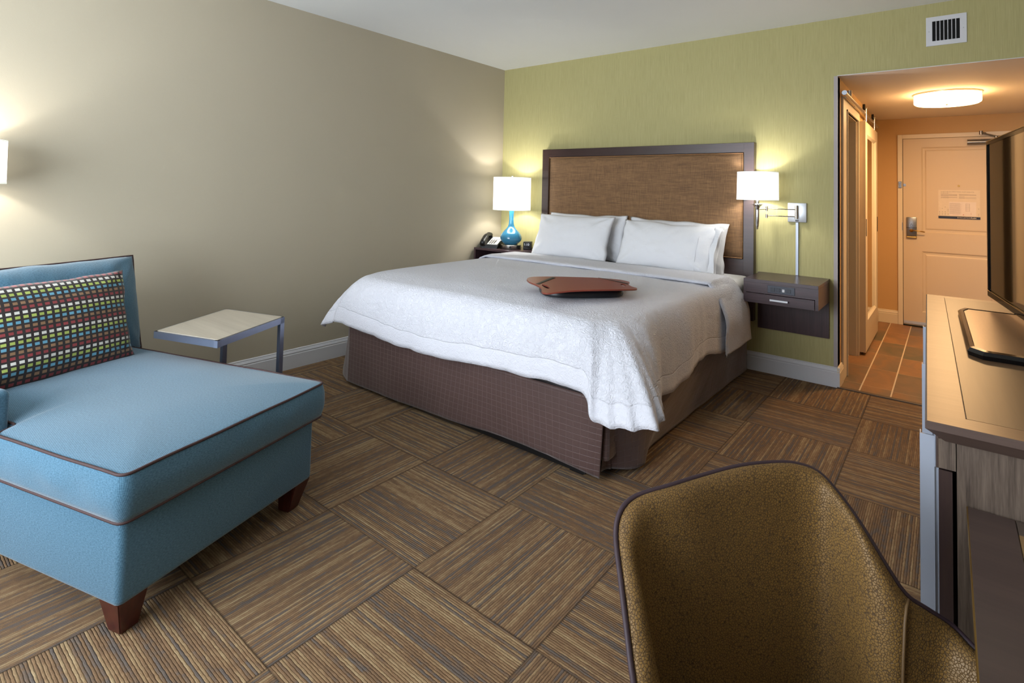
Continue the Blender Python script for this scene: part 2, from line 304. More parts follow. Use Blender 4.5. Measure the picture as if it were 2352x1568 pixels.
def grid(bm, rows, uvs=None, closed_u=False, mi=0, flip=False):
    """rows: list of rows of points; uvs same shape"""
    V_ = [[bm.verts.new(p) for p in r] for r in rows]; uvl = bm.loops.layers.uv.verify() if uvs else None
    for i in range(len(rows) - 1):
        m = len(rows[i])
        for j in range(m if closed_u else m - 1):
            q = [(i, j), (i, (j + 1) % m), (i + 1, (j + 1) % m), (i + 1, j)]
            if flip: q = q[::-1]
            try: f = bm.faces.new([V_[a][b] for a, b in q])
            except ValueError: continue
            f.material_index = mi; f.smooth = True
            if uvs:
                for l, (a, b) in zip(f.loops, q): l[uvl].uv = uvs[a][b]
    return V_
def prism(bm, poly, z0, z1, T=None, mi=0):
    b2 = bmesh.new(); a = [b2.verts.new((x, y, z0)) for x, y in poly]; b = [b2.verts.new((x, y, z1)) for x, y in poly]; n = len(poly)
    b2.faces.new(a[::-1]); b2.faces.new(b)
    for i in range(n): b2.faces.new((a[i], a[(i + 1) % n], b[(i + 1) % n], b[i]))
    bmesh.ops.recalc_face_normals(b2, faces=b2.faces[:]); merge(bm, b2, T, mi)
def B1(*a, **k):
    bm = BM(); box(bm, *a, **k); return bm
def Rz(a, p=(0, 0, 0)): return Matrix.Translation(Vector(p)) @ Matrix.Rotation(a, 4, 'Z')
def catmull(P, k=6):
    P = [Vector(p) for p in P]; out = []
    for i in range(len(P) - 1):
        p0 = P[max(i - 1, 0)]; p1 = P[i]; p2 = P[i + 1]; p3 = P[min(i + 2, len(P) - 1)]
        for j in range(k):
            t = j / k; out.append(0.5 * ((2 * p1) + (p2 - p0) * t + (2 * p0 - 5 * p1 + 4 * p2 - p3) * t * t + (3 * p1 - p0 - 3 * p2 + p3) * t ** 3))
    out.append(P[-1]); return out
def text_bm(s, size, T, ext=0.0004, bold=0.0):
    c = bpy.data.curves.new('lettering', 'FONT'); c.body = s; c.size = size; c.extrude = ext; c.offset = bold; c.resolution_u = 3
    o = bpy.data.objects.new('lettering', c); COL.objects.link(o)
    dg = bpy.context.evaluated_depsgraph_get(); dg.update(); me = bpy.data.meshes.new_from_object(o.evaluated_get(dg))
    b = bmesh.new(); b.from_mesh(me); bpy.data.objects.remove(o); bpy.data.curves.remove(c); bpy.data.meshes.remove(me)
    bmesh.ops.transform(b, matrix=T, verts=b.verts); return b

# ================================================================ ROOM SHELL
H = 2.5; XR = 4.18; YB = -5.6; XO = 2.967; ZS = 2.10; YH = 2.6; TW = 0.13
def st(name, bm, mat, **k): return struct(finish(name, bm, mat, **k))
st('floor', B1(-0.12, XR + 0.12, YB - 0.12, 0.0, -0.06, 0.0), M['carpet'])
st('floor_hallway', B1(1.5, XR + 0.12, 0.0, YH + 0.12, -0.06, 0.0), M['tile'])
st('ceiling', B1(-0.12, XR + 0.12, YB - 0.12, 0.12, H, H + 0.08), M['ceil'])
st('ceiling_hallway', B1(XO - 0.02, XR + 0.12, 0.0005, YH + 0.12, ZS, ZS + 0.08), M['hallceil'])
st('wall_left', B1(-0.12, 0, YB - 0.12, 0.12, 0, H), M['greige'])
bm = BM(); box(bm, 0, XO - 0.0, 0, 0.10, 0, H); box(bm, XO, XR, 0, 0.0999, ZS + 0.0005, H); st('wall_back', bm, M['green'])
st('wall_right', B1(XR, XR + 0.12, YB - 0.12, YH + 0.12, 0, H), M['greige'])
# window wall behind the camera
bm = BM(); box(bm, 0, 0.3, YB - 0.12, YB, 0, H); box(bm, 2.8, XR, YB - 0.12, YB, 0, H); box(bm, 0.3, 2.8, YB - 0.12, YB, 0, 0.5); box(bm, 0.3, 2.8, YB - 0.12, YB, 2.35, H)
st('wall_front', bm, M['backwall'])
bm = BM()
for a in (0.3, 1.52, 2.74): box(bm, a, a + 0.06, YB - 0.09, YB - 0.03, 0.5, 2.35)
for a in (0.5, 2.29): box(bm, 0.3, 2.8, YB - 0.09, YB - 0.03, a, a + 0.06)
wf = st('window_1', bm, M['trim'])
g = finish('window_glass', B1(0.36, 2.74, YB - 0.064, YB - 0.058, 0.56, 2.29), M['glass'], parent=wf)
# hallway left wall with doorway (y 0.36..0.93, z 0..1.90)
DY0, DY1, DZ = 0.34, 0.95, 1.90
bm = BM(); box(bm, XO - 0.12, XO, 0.10, DY0, 0, ZS); box(bm, XO - 0.12, XO, DY1, YH, 0, ZS); box(bm, XO - 0.12, XO, DY0, DY1, DZ, ZS); box(bm, XO - 0.006, XO, 0.0005, 0.10, 0, ZS)
st('wall_hallway_left', bm, M['halltan'])
st('wall_hallway_end', B1(XO - 0.12, XR, YH, YH + 0.12, 0, ZS), M['halltan'])
bm = BM(); box(bm, 1.5, XO - 0.12, YH, YH + 0.1, 0, ZS); box(bm, 1.4, 1.5, 0.1, YH, 0, ZS); box(bm, 1.5, XO - 0.12, 0.1, YH, ZS, ZS + 0.05)
st('wall_bathroom', bm, M['bathr'])
# corner guard on the opening edge, ceiling return
st('trim_1', B1(XO - 0.022, XO + 0.002, -0.004, 0.0004, 0.13, ZS), M['bead'])
st('trim_2', B1(XO, XR, -0.004, 0.0, ZS, ZS + 0.004), M['trim'])
st('trim_3', B1(XO, XR, -0.022, 0.012, 0.0, 0.007, bev=0.002), M['strip'])
# baseboards: moulded profile
def baseprof(t=0.016): return [(0, 0), (t, 0), (t, 0.095), (t * 0.8, 0.099), (t * 0.8, 0.103), (t * 0.95, 0.107), (t * 0.55, 0.120), (t * 0.45, 0.124), (t * 0.5, 0.128), (t * 0.2, 0.132), (0, 0.132)]
def baseboard(name, p0, p1, nrm, mat):
    bm = BM(); p0 = Vector(p0); p1 = Vector(p1); nv = Vector(nrm); A = []; B_ = []
    for d, z in baseprof(): A.append(bm.verts.new(p0 + nv * d + Vector((0, 0, z)))); B_.append(bm.verts.new(p1 + nv * d + Vector((0, 0, z))))
    k = len(A)
    for i in range(k - 1): bm.faces.new((A[i], A[i + 1], B_[i + 1], B_[i]))
    bm.faces.new(A); bm.faces.new(B_[::-1]); bmesh.ops.recalc_face_normals(bm, faces=bm.faces[:]); st(name, bm, mat)
baseboard('baseboard_left', (0, YB, 0), (0, 0, 0), (1, 0, 0), M['trim'])
baseboard('baseboard_back', (0.016, 0, 0), (XO + 0.014, 0, 0), (0, -1, 0), M['trim'])
baseboard('baseboard_hallway_return', (XO, -0.014, 0), (XO, 0.16, 0), (1, 0, 0), M['halltrim'])
baseboard('baseboard_hallway_end', (XO, YH, 0), (3.148, YH, 0), (0, -1, 0), M['halltrim'])
baseboard('baseboard_hallway_left', (XO, 1.1, 0), (XO, YH - .016, 0), (1, 0, 0), M['halltrim'])
baseboard('baseboard_right', (XR, YB, 0), (XR, -0.05, 0), (-1, 0, 0), M['trim'])
# doorway casing and jambs on the hall's left wall
bm = BM(); x0 = XO; x1 = XO + 0.014
box(bm, x0, x1, 0.165, DY0 - 0.012, 0, 1.985, bev=0.002); box(bm, x0, x1, DY1 + 0.012, DY1 + 0.12, 0, 1.985, bev=0.002); box(bm, x0, x1, DY0 - 0.012, DY1 + 0.012, DZ, 1.985, bev=0.002)
box(bm, x0, x1 + 0.008, DY0 - 0.02, DY0 - 0.008, 0, DZ + 0.012, bev=0.002); box(bm, x0, x1 + 0.008, DY1 + 0.008, DY1 + 0.02, 0, DZ + 0.012, bev=0.002); box(bm, x0, x1 + 0.008, DY0 - 0.02, DY1 + 0.02, DZ, DZ + 0.012, bev=0.002)
box(bm, XO - 0.125, XO + 0.002, DY0 - 0.012, DY0 + 0.006, 0, DZ); box(bm, XO - 0.125, XO + 0.002, DY1 - 0.006, DY1 + 0.012, 0, DZ); box(bm, XO - 0.125, XO + 0.002, DY0, DY1, DZ - 0.006, DZ + 0.012)
st('trim_4', bm, M['halltrim'])

# ---- entrance door with panels (structure)
DX0, DX1, DTZ = 3.191, 4.05, 1.888
bm = BM()
box(bm, 3.150, DX0, YH - 0.025, YH, 0, DTZ + 0.045, bev=0.002); box(bm, DX1, DX1 + 0.041, YH - 0.025, YH, 0, DTZ + 0.045, bev=0.002); box(bm, DX0, DX1, YH - 0.025, YH, DTZ + 0.003, DTZ + 0.045, bev=0.002)
st('trim_5', bm, M['halltrim'])
bm = BM(); yd = YH - 0.012
def panel_door(bm, x0, x1, z0, z1, y, panels, depth=0.010, th=0.01):
    # stiles and rails as a plate with recesses: build grid
    xs = sorted({x0, x1, *[p[0] for p in panels], *[p[1] for p in panels]}); zs = sorted({z0, z1, *[p[2] for p in panels], *[p[3] for p in panels]})
    for i in range(len(xs) - 1):
        for j in range(len(zs) - 1):
            cx = (xs[i] + xs[i + 1]) / 2; cz = (zs[j] + zs[j + 1]) / 2
            if any(p[0] < cx < p[1] and p[2] < cz < p[3] for p in panels): continue
            q = [bm.verts.new((a, y, b)) for a, b in ((xs[i], zs[j]), (xs[i + 1], zs[j]), (xs[i + 1], zs[j + 1]), (xs[i], zs[j + 1]))]; bm.faces.new(q)
    for a, b, c, d in panels:
        loops = [(0, 0), (0.012, depth * 0.9), (0.028, depth), (0.040, depth * 0.4), (0.052, depth * 0.35)]
        prev = None
        for off, dep in loops:
            cur = [bm.verts.new(p) for p in ((a + off, y + dep, c + off), (b - off, y + dep, c + off), (b - off, y + dep, d - off), (a + off, y + dep, d - off))]
            if prev:
                for k in range(4): bm.faces.new((prev[k], prev[(k + 1) % 4], cur[(k + 1) % 4], cur[k]))
            prev = cur
        bm.faces.new(prev)
panel_door(bm, DX0 + 0.004, DX1 - 0.004, 0.012, DTZ, yd, [(3.345, 3.90, 0.15, 0.755), (3.345, 3.90, 0.945, 1.80)])
box(bm, DX0 + 0.004, DX1 - 0.004, yd + 0.0105, yd + 0.0115, 0.012, DTZ)
dr = st('door_1', bm, M['door'])
finish('door_gap', B1(DX0, DX0 + 0.004, YH - 0.006, YH - 0.001, 0, DTZ), M['dark'], parent=dr)
finish('door_sweep', B1(DX0 + 0.006, DX1 - 0.006, yd - 0.006, yd - 0.0005, 0.022, 0.05), M['pale'], parent=dr)
finish('threshold', B1(DX0, DX1, YH - 0.035, YH - 0.002, 0, 0.012, bev=0.003), M['dark'], parent=dr)
bm = BM(); tube(bm, [(3.635, yd - 0.0005, 1.414), (3.635, yd - 0.007, 1.414)], 0.009, 16); finish('peephole', bm, M['brass'], parent=dr)
# lock set
t = thing('door_lock', 'satin steel electronic lock plate on the cream entrance door', 'lock', (3.262, yd, 0.88))
finish('lock_plate', B1(3.222, 3.306, yd - 0.028, yd - 0.0005, 0.900, 1.093, bev=0.006), M['lock'], parent=t, smooth=True, angle=40)
finish('bottom_plate', B1(3.222, 3.306, yd - 0.024, yd - 0.0005, 0.882, 0.899, bev=0.004), M['brass'], parent=t)
finish('divider', B1(3.221, 3.307, yd - 0.0295, yd - 0.004, 0.9845, 0.988), M['dark'], parent=t)
bm = BM(); tube(bm, [(3.262 + 0.008 * math.cos(a) * (1 if math.sin(a) < 0 else .6), yd - 0.029, 1.012 + 0.017 * math.sin(a)) for a in [i * PI / 8 for i in range(16)]], 0.0016, 6, closed=True); finish('card_light', bm, M['ink2'], parent=t)
bm = BM(); tube(bm, [(3.264, yd - 0.028, 0.958), (3.264, yd - 0.05, 0.958)], 0.016, 16); tube(bm, [(3.264, yd - 0.05, 0.958), (3.29, yd - 0.06, 0.960), (3.33, yd - 0.058, 0.956), (3.372, yd - 0.052, 0.950)], 0.0055, 8)
finish('lever_handle', bm, M['brass'], parent=t, smooth=True)
t = thing('door_latch_guard', 'small chrome swing latch on the entrance door frame, above the lock', 'latch', (3.17, YH - 0.025, 1.385))
bm = BM(); box(bm, 3.156, 3.184, YH - 0.031, YH - 0.0255, 1.385, 1.455, bev=0.002); box(bm, 3.160, 3.166, YH - 0.045, YH - 0.03, 1.39, 1.45); box(bm, 3.174, 3.180, YH - 0.045, YH - 0.03, 1.39, 1.45); finish('latch_body', bm, M['lock'], parent=t)
finish('strike', B1(3.196, 3.218, yd - 0.006, yd - 0.0005, 1.405, 1.43), M['lock'], parent=t)
o = finish('door_strike', B1(3.1865, 3.1905, YH - 0.0285, YH - 0.0255, 0.955, 1.035), M['lock']); tag(o, 'small steel strike plate on the entrance door frame beside the lock', 'strike plate')
# door closer
t = thing('door_closer', 'nickel door closer arm at the top of the cream entrance door', 'door closer', (3.85, yd, 1.80))
bm = BM(); tube(bm, [(3.70, yd - 0.035, 1.835), (4.0, yd - 0.035, 1.835)], 0.027, 16); box(bm, 3.76, 3.98, yd - 0.03, yd - 0.0005, 1.81, 1.86); finish('closer_body', bm, M['lock'], parent=t, smooth=True, angle=40)
bm = BM(); tube(bm, [(3.74 + .17, yd - 0.04, 1.862), (3.74 + .17, yd - 0.04, 1.885)], 0.012, 10); tube(bm, [(3.91, yd - 0.04, 1.883), (3.80, yd - 0.09, 1.915)], 0.008, 8); tube(bm, [(3.80, yd - 0.09, 1.915), (3.835, YH - 0.026, 1.92)], 0.008, 8); tube(bm, [(3.80, yd - 0.09, 1.90), (3.80, yd - 0.09, 1.935)], 0.014, 10); finish('closer_arm', bm, M['lock'], parent=t, smooth=True, angle=40)
# evacuation plan
t = thing('evacuation_plan', 'printed evacuation plan sheet with navy footer on the entrance door', 'sign', (3.635, yd, 1.09))
px0, px1, pz0, pz1 = 3.478, 3.793, 1.093, 1.373; yp = yd + 0.0030
yp = yd - 0.0
def pb(bm, x0, x1, z0, z1, lay=0): box(bm, x0, x1, yp - 0.0022 - lay * 0.0006, yp - 0.0016 - lay * 0.0006, z0, z1)
# the sheet bridges the shallow panel field
bm = BM(); box(bm, px0, px1, yp - 0.0016, yp + 0.0030, pz0, pz1); finish('sheet', bm, M['paper'], parent=t)
bm = BM(); pb(bm, px0, px1, pz0, pz0 + 0.024); finish('footer_band', bm, M['navy'], parent=t)
bm = BM(); pb(bm, px0 + 0.083, px0 + 0.286, pz0 + 0.03, pz0 + 0.165); finish('inset_panel', bm, M['paper2'], parent=t)
TX = Matrix.Translation(Vector((px0 + 0.145, yp - 0.0027, pz0 + 0.006))) @ Matrix.Rotation(PI / 2, 4, 'X')
finish('lettering', text_bm('EVACUATION', 0.0165, TX), M['cream'], parent=t)
TX = Matrix.Translation(Vector((px0 + 0.245, yp - 0.0027, pz0 + 0.006))) @ Matrix.Rotation(PI / 2, 4, 'X')
finish('lettering', text_bm('PLAN', 0.0165, TX, bold=0.0006), M['cream'], parent=t)
TX = Matrix.Translation(Vector((px0 + 0.02, yp - 0.0020, pz1 - 0.021))) @ Matrix.Rotation(PI / 2, 4, 'X')
finish('heading', text_bm('IN CASE OF FIRE USE STAIRWAY FOR EXIT. DO NOT USE ELEVATOR', 0.0082, TX), M['ink2'], parent=t)
TX = Matrix.Translation(Vector((px0 + 0.02, yp - 0.0020, pz1 - 0.034))) @ Matrix.Rotation(PI / 2, 4, 'X')
finish('heading', text_bm('IN CASE OF FIRE', 0.0078, TX), M['ink2'], parent=t)
bm = BM()
for k in range(9):
    z = pz1 - 0.043 - k * 0.0046
    if k == 5: continue
    pb(bm, px0 + 0.02, px0 + (0.145 if k not in (4, 8) else 0.08), z, z + 0.0016); 
    if k != 3: pb(bm, px0 + 0.158, px0 + (0.286 if k not in (4, 7) else 0.2), z, z + 0.0016)
for k in range(20):
    z = pz0 + 0.152 - k * 0.0055; pb(bm, px0 + 0.086, px0 + 0.165 + 0.006 * ((k * 7) % 3), z, z + 0.0012, 1)
box(bm, px0 + 0.208, px0 + 0.2095, yp - 0.0034, yp - 0.0028, pz0 + 0.075, pz0 + 0.15); box(bm, px0 + 0.236, px0 + 0.2375, yp - 0.0034, yp - 0.0028, pz0 + 0.075, pz0 + 0.15)
for k in range(9): pb(bm, px0 + 0.208, px0 + 0.2375, pz0 + 0.075 + k * 0.0092, pz0 + 0.0762 + k * 0.0092, 1)
finish('body_print', bm, M['ink'], parent=t)
for (a, b) in [(0.006, .035), (0.006, .05), (0.006, .065), (0.028, .035), (0.028, .05), (0.028, .065), (0.05, .035), (0.05, .05), (0.05, .065), (0.072, .042), (0.072, .073), (0.072, .088), (0.028, .095), (0.05, .11), (0.3, .035), (0.3, .05), (0.3, .1)]:
    bm = BM(); pb(bm, px0 + a, px0 + a + 0.006, pz0 + b, pz0 + b + 0.003); finish('dot_mark', bm, M['ink2'], parent=t)
for a, b, c, d in ((0.187, 0.195, 0.038, 0.044), (0.245, 0.25, 0.056, 0.059), (0.245, 0.25, 0.046, 0.049), (0.11, 0.155, 0.036, 0.0375)):
    bm = BM(); pb(bm, px0 + a, px0 + b, pz0 + c, pz0 + d, 1); finish('red_mark', bm, M['red'], parent=t)

# ---- barn door on rail with mirror
t = thing('sliding_barn_door', 'cream sliding door with tall mirror panel hung from a nickel rail', 'sliding door', (3.005, 1.5, 0.02))
bx0, bx1, by0, by1, bz0, bz1 = 2.984, 3.027, 1.01, 1.985, 0.022, 1.905
bm = BM()
for (a, b, c, d) in ((by0, by0 + 0.13, bz0, bz1), (by1 - 0.13, by1, bz0, bz1), (by0 + 0.13, by1 - 0.13, bz0, bz0 + 0.24), (by0 + 0.13, by1 - 0.13, bz1 - 0.10, bz1)): box(bm, bx0, bx1, a, b, c, d)
finish('door_slab', bm, M['door'], parent=t)
bm = BM(); a, b, c, d = by0 + 0.13, by1 - 0.13, bz0 + 0.24, bz1 - 0.10
for q in (((a, c), (b, c)), ((b, c), (b, d)), ((b, d), (a, d)), ((a, d), (a, c))):
    (y0, z0), (y1, z1) = q; ins = 0.018
    def inn(y, z): return (bx1 - 0.016, y + (ins if y == a else -ins), z + (ins if z == c else -ins))
    bm.faces.new([bm.verts.new(p) for p in ((bx1 + 0.001, y0, z0), (bx1 + 0.001, y1, z1), inn(y1, z1), inn(y0, z0))])
finish('panel_moulding', bm, M['halltrim'], parent=t)
finish('mirror_panel', B1(bx1 - 0.02, bx1 - 0.0165, a, b, c, d), M['mirror'], parent=t)
finish('edge_pull', B1(bx1 - 0.002, bx1 + 0.003, by0 + 0.02, by0 + 0.045, 0.96, 1.10, bev=0.001), M['dark'], parent=t)
finish('edge_pull', B1(bx1 - 0.002, bx1 + 0.003, by1 - 0.045, by1 - 0.02, 0.96, 1.10, bev=0.001), M['dark'], parent=t)
bm = BM(); box(bm, bx0 + 0.015, bx1 - 0.02, by0 + 0.001, by0 + 0.05, 0.012, 0.03); finish('floor_guide_slot', bm, M['dark'], parent=t)
for yy in (1.12, 1.80):
    bm = BM(); tube(bm, [(3.018, yy, 1.90), (3.018, yy, 2.02)], 0.007, 8); tube(bm, [(3.00, yy, 2.03), (3.032, yy, 2.03)], 0.010, 12); tube(bm, [(3.01, yy - .03, 1.915), (3.01, yy + .03, 1.915)], 0.006, 8); finish('hanger', bm, M['chrome'], parent=t, smooth=True, angle=50)
    bm = BM(); tube(bm, [(2.998, yy, 2.035), (3.014, yy, 2.035)], 0.026, 20); finish('roller_wheel', bm, M['rubber'], parent=t, smooth=True, angle=50)
t = thing('sliding_door_rail', 'round brushed nickel rail fixed along the hallway left wall', 'rail', (3.005, 1.1, 1.97))
bm = BM(); tube(bm, [(3.006, 0.03, 1.985), (3.006, 2.25, 1.985)], 0.014, 14); finish('rail_tube', bm, M['nickel'], parent=t, smooth=True, angle=50)
for yy in (0.22, 0.72, 1.45, 2.1):
    bm = BM(); tube(bm, [(2.9815, yy, 1.985), (3.0, yy, 1.985)], 0.011, 10); finish('standoff', bm, M['chrome'], parent=t, smooth=True, angle=50)
bm = BM(); tube(bm, [(3.006, 0.012, 1.985), (3.006, 0.032, 1.985)], 0.016, 14); finish('end_cap', bm, M['lock'], parent=t, smooth=True, angle=50)
bm = BM(); tube(bm, [(3.006, 0.25, 1.996), (3.006, 0.25, 2.035)], 0.016, 12); finish('door_stop', bm, M['nickel'], parent=t, smooth=True, angle=50)

# ---- hallway ceiling light
t = thing('ceiling_light', 'round drum ceiling light glowing on the hallway ceiling', 'ceiling light', (3.55, 1.12, 2.02))
bm = BM(); lathe(bm, [(0.202, 2.088), (0.213, 2.088), (0.213, 2.0995), (0.202, 2.0995)], (3.55, 1.12), 64); finish('mounting_ring', bm, M['nickel'], parent=t, smooth=True, angle=40)
bm = BM(); lathe(bm, [(0.0, 2.016), (0.195, 2.018), (0.206, 2.026), (0.208, 2.034), (0.208, 2.088)], (3.55, 1.12), 64, cap=False); finish('diffuser', bm, M['ceilglow'], parent=t, smooth=True, angle=40)
bm = BM(); lathe(bm, [(0.0, 2.008), (0.006, 2.010), (0.007, 2.016)], (3.55, 1.12), 16, cap=False); finish('finial', bm, M['brass'], parent=t, smooth=True)
HL = area('ceiling_light_bulb', (3.55, 1.12, 2.006), (0, 0, 0), 0.36, 0.36, 22, (1.0, 0.60, 0.28)); HL.data.shape = 'DISK'

# ---- air vent
t = thing('air_vent', 'white air vent with vertical slats high on the green wall', 'vent', (3.548, 0, 2.228))
bm = BM(); vx0, vx1, vz0, vz1 = 3.450, 3.647, 2.230, 2.412; ix0, ix1, iz0, iz1 = 3.481, 3.6145, 2.259, 2.384
for q in ((vx0, ix0, vz0, vz1), (ix1, vx1, vz0, vz1), (ix0, ix1, vz0, iz0), (ix0, ix1, iz1, vz1)): box(bm, q[0], q[1], -0.007, -0.0005, q[2], q[3])
finish('vent_frame', bm, M['trim'], parent=t)
finish('vent_recess', B1(ix0, ix1, -0.0012, -0.0006, iz0, iz1), M['dark'], parent=t)
for k in range(6):
    x = ix0 + (ix1 - ix0) * (k + 1) / 7; finish('vent_slat', B1(x - 0.0018, x + 0.0018, -0.0065, -0.0015, iz0, iz1), M['trim'], parent=t)
for x in (3.465, 3.632):
    bm = BM(); tube(bm, [(x, -0.007, 2.321), (x, -0.0082, 2.321)], 0.0022, 10); finish('screw', bm, M['lock'], parent=t)

# ================================================================ HEADBOARD
t = thing('headboard', 'brown linen headboard in dark wood frame on green wall behind bed', 'headboard', (1.495, -0.03, 0.35))
hx0, hx1, hz1 = 0.544, 2.447, 1.661; fw = 0.073
bm = BM()
for q in ((hx0, hx0 + fw, 0.36, hz1), (hx1 - fw, hx1, 0.36, hz1)): box(bm, q[0], q[1], -0.06, -0.0005, q[2], q[3], bev=0.0015, seg=1)
box(bm, hx0 + fw - 0.002, hx1 - fw + 0.002, -0.0595, -0.0005, hz1 - fw, hz1 - 0.0005, bev=0.0015, seg=1); box(bm, hx0 + fw - 0.002, hx1 - fw + 0.002, -0.0595, -0.0005, 0.36, 0.80, bev=0.0015, seg=1)
finish('headboard_frame', bm, M['dwood'], parent=t)
bm = BM(); rows = []; px0_, px1_, pz0_, pz1_ = hx0 + fw + 0.006, hx1 - fw - 0.006, 0.806, hz1 - fw - 0.006
for i in range(25):
    a = i / 24; rr = []
    for j in range(41):
        b = j / 40; e = min(min(a, 1 - a) * 24 / 1.2, min(b, 1 - b) * 40 / 1.2, 1.0); rr.append((px0_ + (px1_ - px0_) * b, -0.045 - 0.018 * math.sin(e * PI / 2) - 0.004 * math.sin(a * PI) * math.sin(b * PI), pz0_ + (pz1_ - pz0_) * a))
    rows.append(rr)
grid(bm, rows); finish('upholstered_panel', bm, M['linen'], parent=t, smooth=True)
bm = BM(); tube(bm, [(px0_, -0.060, pz0_), (px1_, -0.060, pz0_), (px1_, -0.060, pz1_), (px0_, -0.060, pz1_)], 0.004, 6, closed=True); finish('panel_welt', bm, M['welt'], parent=t)

# ================================================================ BED (frame, box spring, mattress, skirt)
bed = thing('bed', 'king bed with chocolate checked skirt below the green wall', 'bed', (1.46, -1.09, 0))
bm = BM(); box(bm, 0.60, 2.288, -2.122, -0.10, 0.012, 0.055); 
for x in (0.62, 2.20):
    for y in (-2.11, -0.20): box(bm, x, x + 0.07, y, y + 0.07, 0, 0.03)
finish('bed_frame', bm, M['black'], parent=bed)
finish('box_spring', B1(0.52, 2.385, -2.10, -0.068, 0.08, 0.345, bev=0.02), M['skirt'], parent=bed)
bm = BM(); box(bm, 0.545, 2.372, -2.035, -0.066, 0.347, 0.662, bev=0.075, seg=6); finish('mattress', bm, M['sheet'], parent=bed, smooth=True)
# fitted sheet bulge visible at the head corner
bm = BM(); box(bm, 0.50, 2.435, -0.95, -0.068, 0.40, 0.690, bev=0.055, seg=6)
b2 = bm
for v in b2.verts:
    if v.co.x > 2.2 and v.co.z < 0.5: v.co.x -= 0.03
    v.co += Vector((noise.noise(v.co * 9) * 0.006,) * 3)
bmesh.ops.subdivide_edges(b2, edges=b2.edges[:], cuts=2, use_grid_fill=True)
for v in b2.verts: v.co.x += noise.noise(Vector((v.co.y * 14, v.co.z * 5, 0))) * 0.008 * (1 if v.co.x > 1.5 else -1); v.co.x = min(v.co.x, 2.447)
finish('fitted_sheet', b2, M['sheet'], parent=bed, smooth=True)
# skirt panels
def skirt_panel(name, top, bot, wav, seed):
    top = catmull(top, 12); bot = catmull(bot, 12); n_ = len(top); rows = []; uvs = []; s = 0
    ss = [0]
    for i in range(1, n_): s += (bot[i] - bot[i - 1]).length; ss.append(s)
    K = 22
    for k in range(K + 1):
        t_ = k / K; row = []; ur = []
        for i in range(n_):
            p = top[i].lerp(bot[i], t_); d = (bot[min(i + 1, n_ - 1)] - bot[max(i - 1, 0)]).normalized(); nn = Vector((-d.y, d.x, 0))
            w = wav * (0.3 + t_) * (noise.noise(Vector((ss[i] * 4.0 + seed, t_ * 1.2, seed))) + 0.4 * noise.noise(Vector((ss[i] * 14 + seed, t_ * 2.2, 3.1))))
            row.append(p + nn * w); ur.append((ss[i], p.z))
        rows.append(row); uvs.append(ur)
    bm = BM(); grid(bm, rows, uvs); o = finish(name, bm, M['skirt'], parent=bed, smooth=True)
    m = o.modifiers.new('thickness', 'SOLIDIFY'); m.thickness = 0.003; return o
skirt_panel('skirt_foot_panel', [(0.49, -2.115, .36), (0.9, -2.12, .36), (1.4, -2.12, .36), (1.9, -2.12, .36), (2.2, -2.12, .36), (2.38, -2.12, .36)],
            [(0.565, -2.155, .022), (0.9, -2.15, .030), (1.4, -2.15, .030)] if False else [(0.54, -2.150, .022), (0.95, -2.158, .024), (1.4, -2.156, .034), (1.95, -2.150, .054), (2.22, -2.150, .042), (2.362, -2.125, .020)], 0.006, 1.7)
skirt_panel('skirt_side_panel', [(2.392, -2.09, .36), (2.396, -1.9, .36), (2.40, -1.6, .36), (2.40, -0.9, .36), (2.40, -0.45, .38), (2.41, -0.09, .42)],
            [(2.365, -2.03, .030), (2.43, -1.96, .020), (2.455, -1.87, .020), (2.405, -1.72, .022), (2.405, -0.95, .022), (2.415, -0.11, .022)], 0.008, 4.2)
skirt_panel('skirt_side_panel', [(0.505, -0.09, .36), (0.50, -0.7, .36), (0.495, -1.4, .36), (0.488, -1.9, .36), (0.486, -2.10, .36)],
            [(0.49, -0.09, .022), (0.47, -0.7, .022), (0.46, -1.4, .022), (0.39, -1.85, .022), (0.318, -2.03, .022)], 0.008, 9.2)
skirt_panel('skirt_corner_gusset', [(0.486, -2.10, .36), (0.487, -2.105, .36), (0.489, -2.112, .36)], [(0.318, -2.03, .022), (0.42, -2.10, .022), (0.54, -2.150, .022)], 0.004, 2.2)
skirt_panel('skirt_corner_gusset', [(2.384, -2.10, .36), (2.388, -2.096, .36), (2.392, -2.09, .36)], [(2.345, -2.085, .03), (2.350, -2.05, .03), (2.365, -2.03, .030)], 0.002, 6.2)

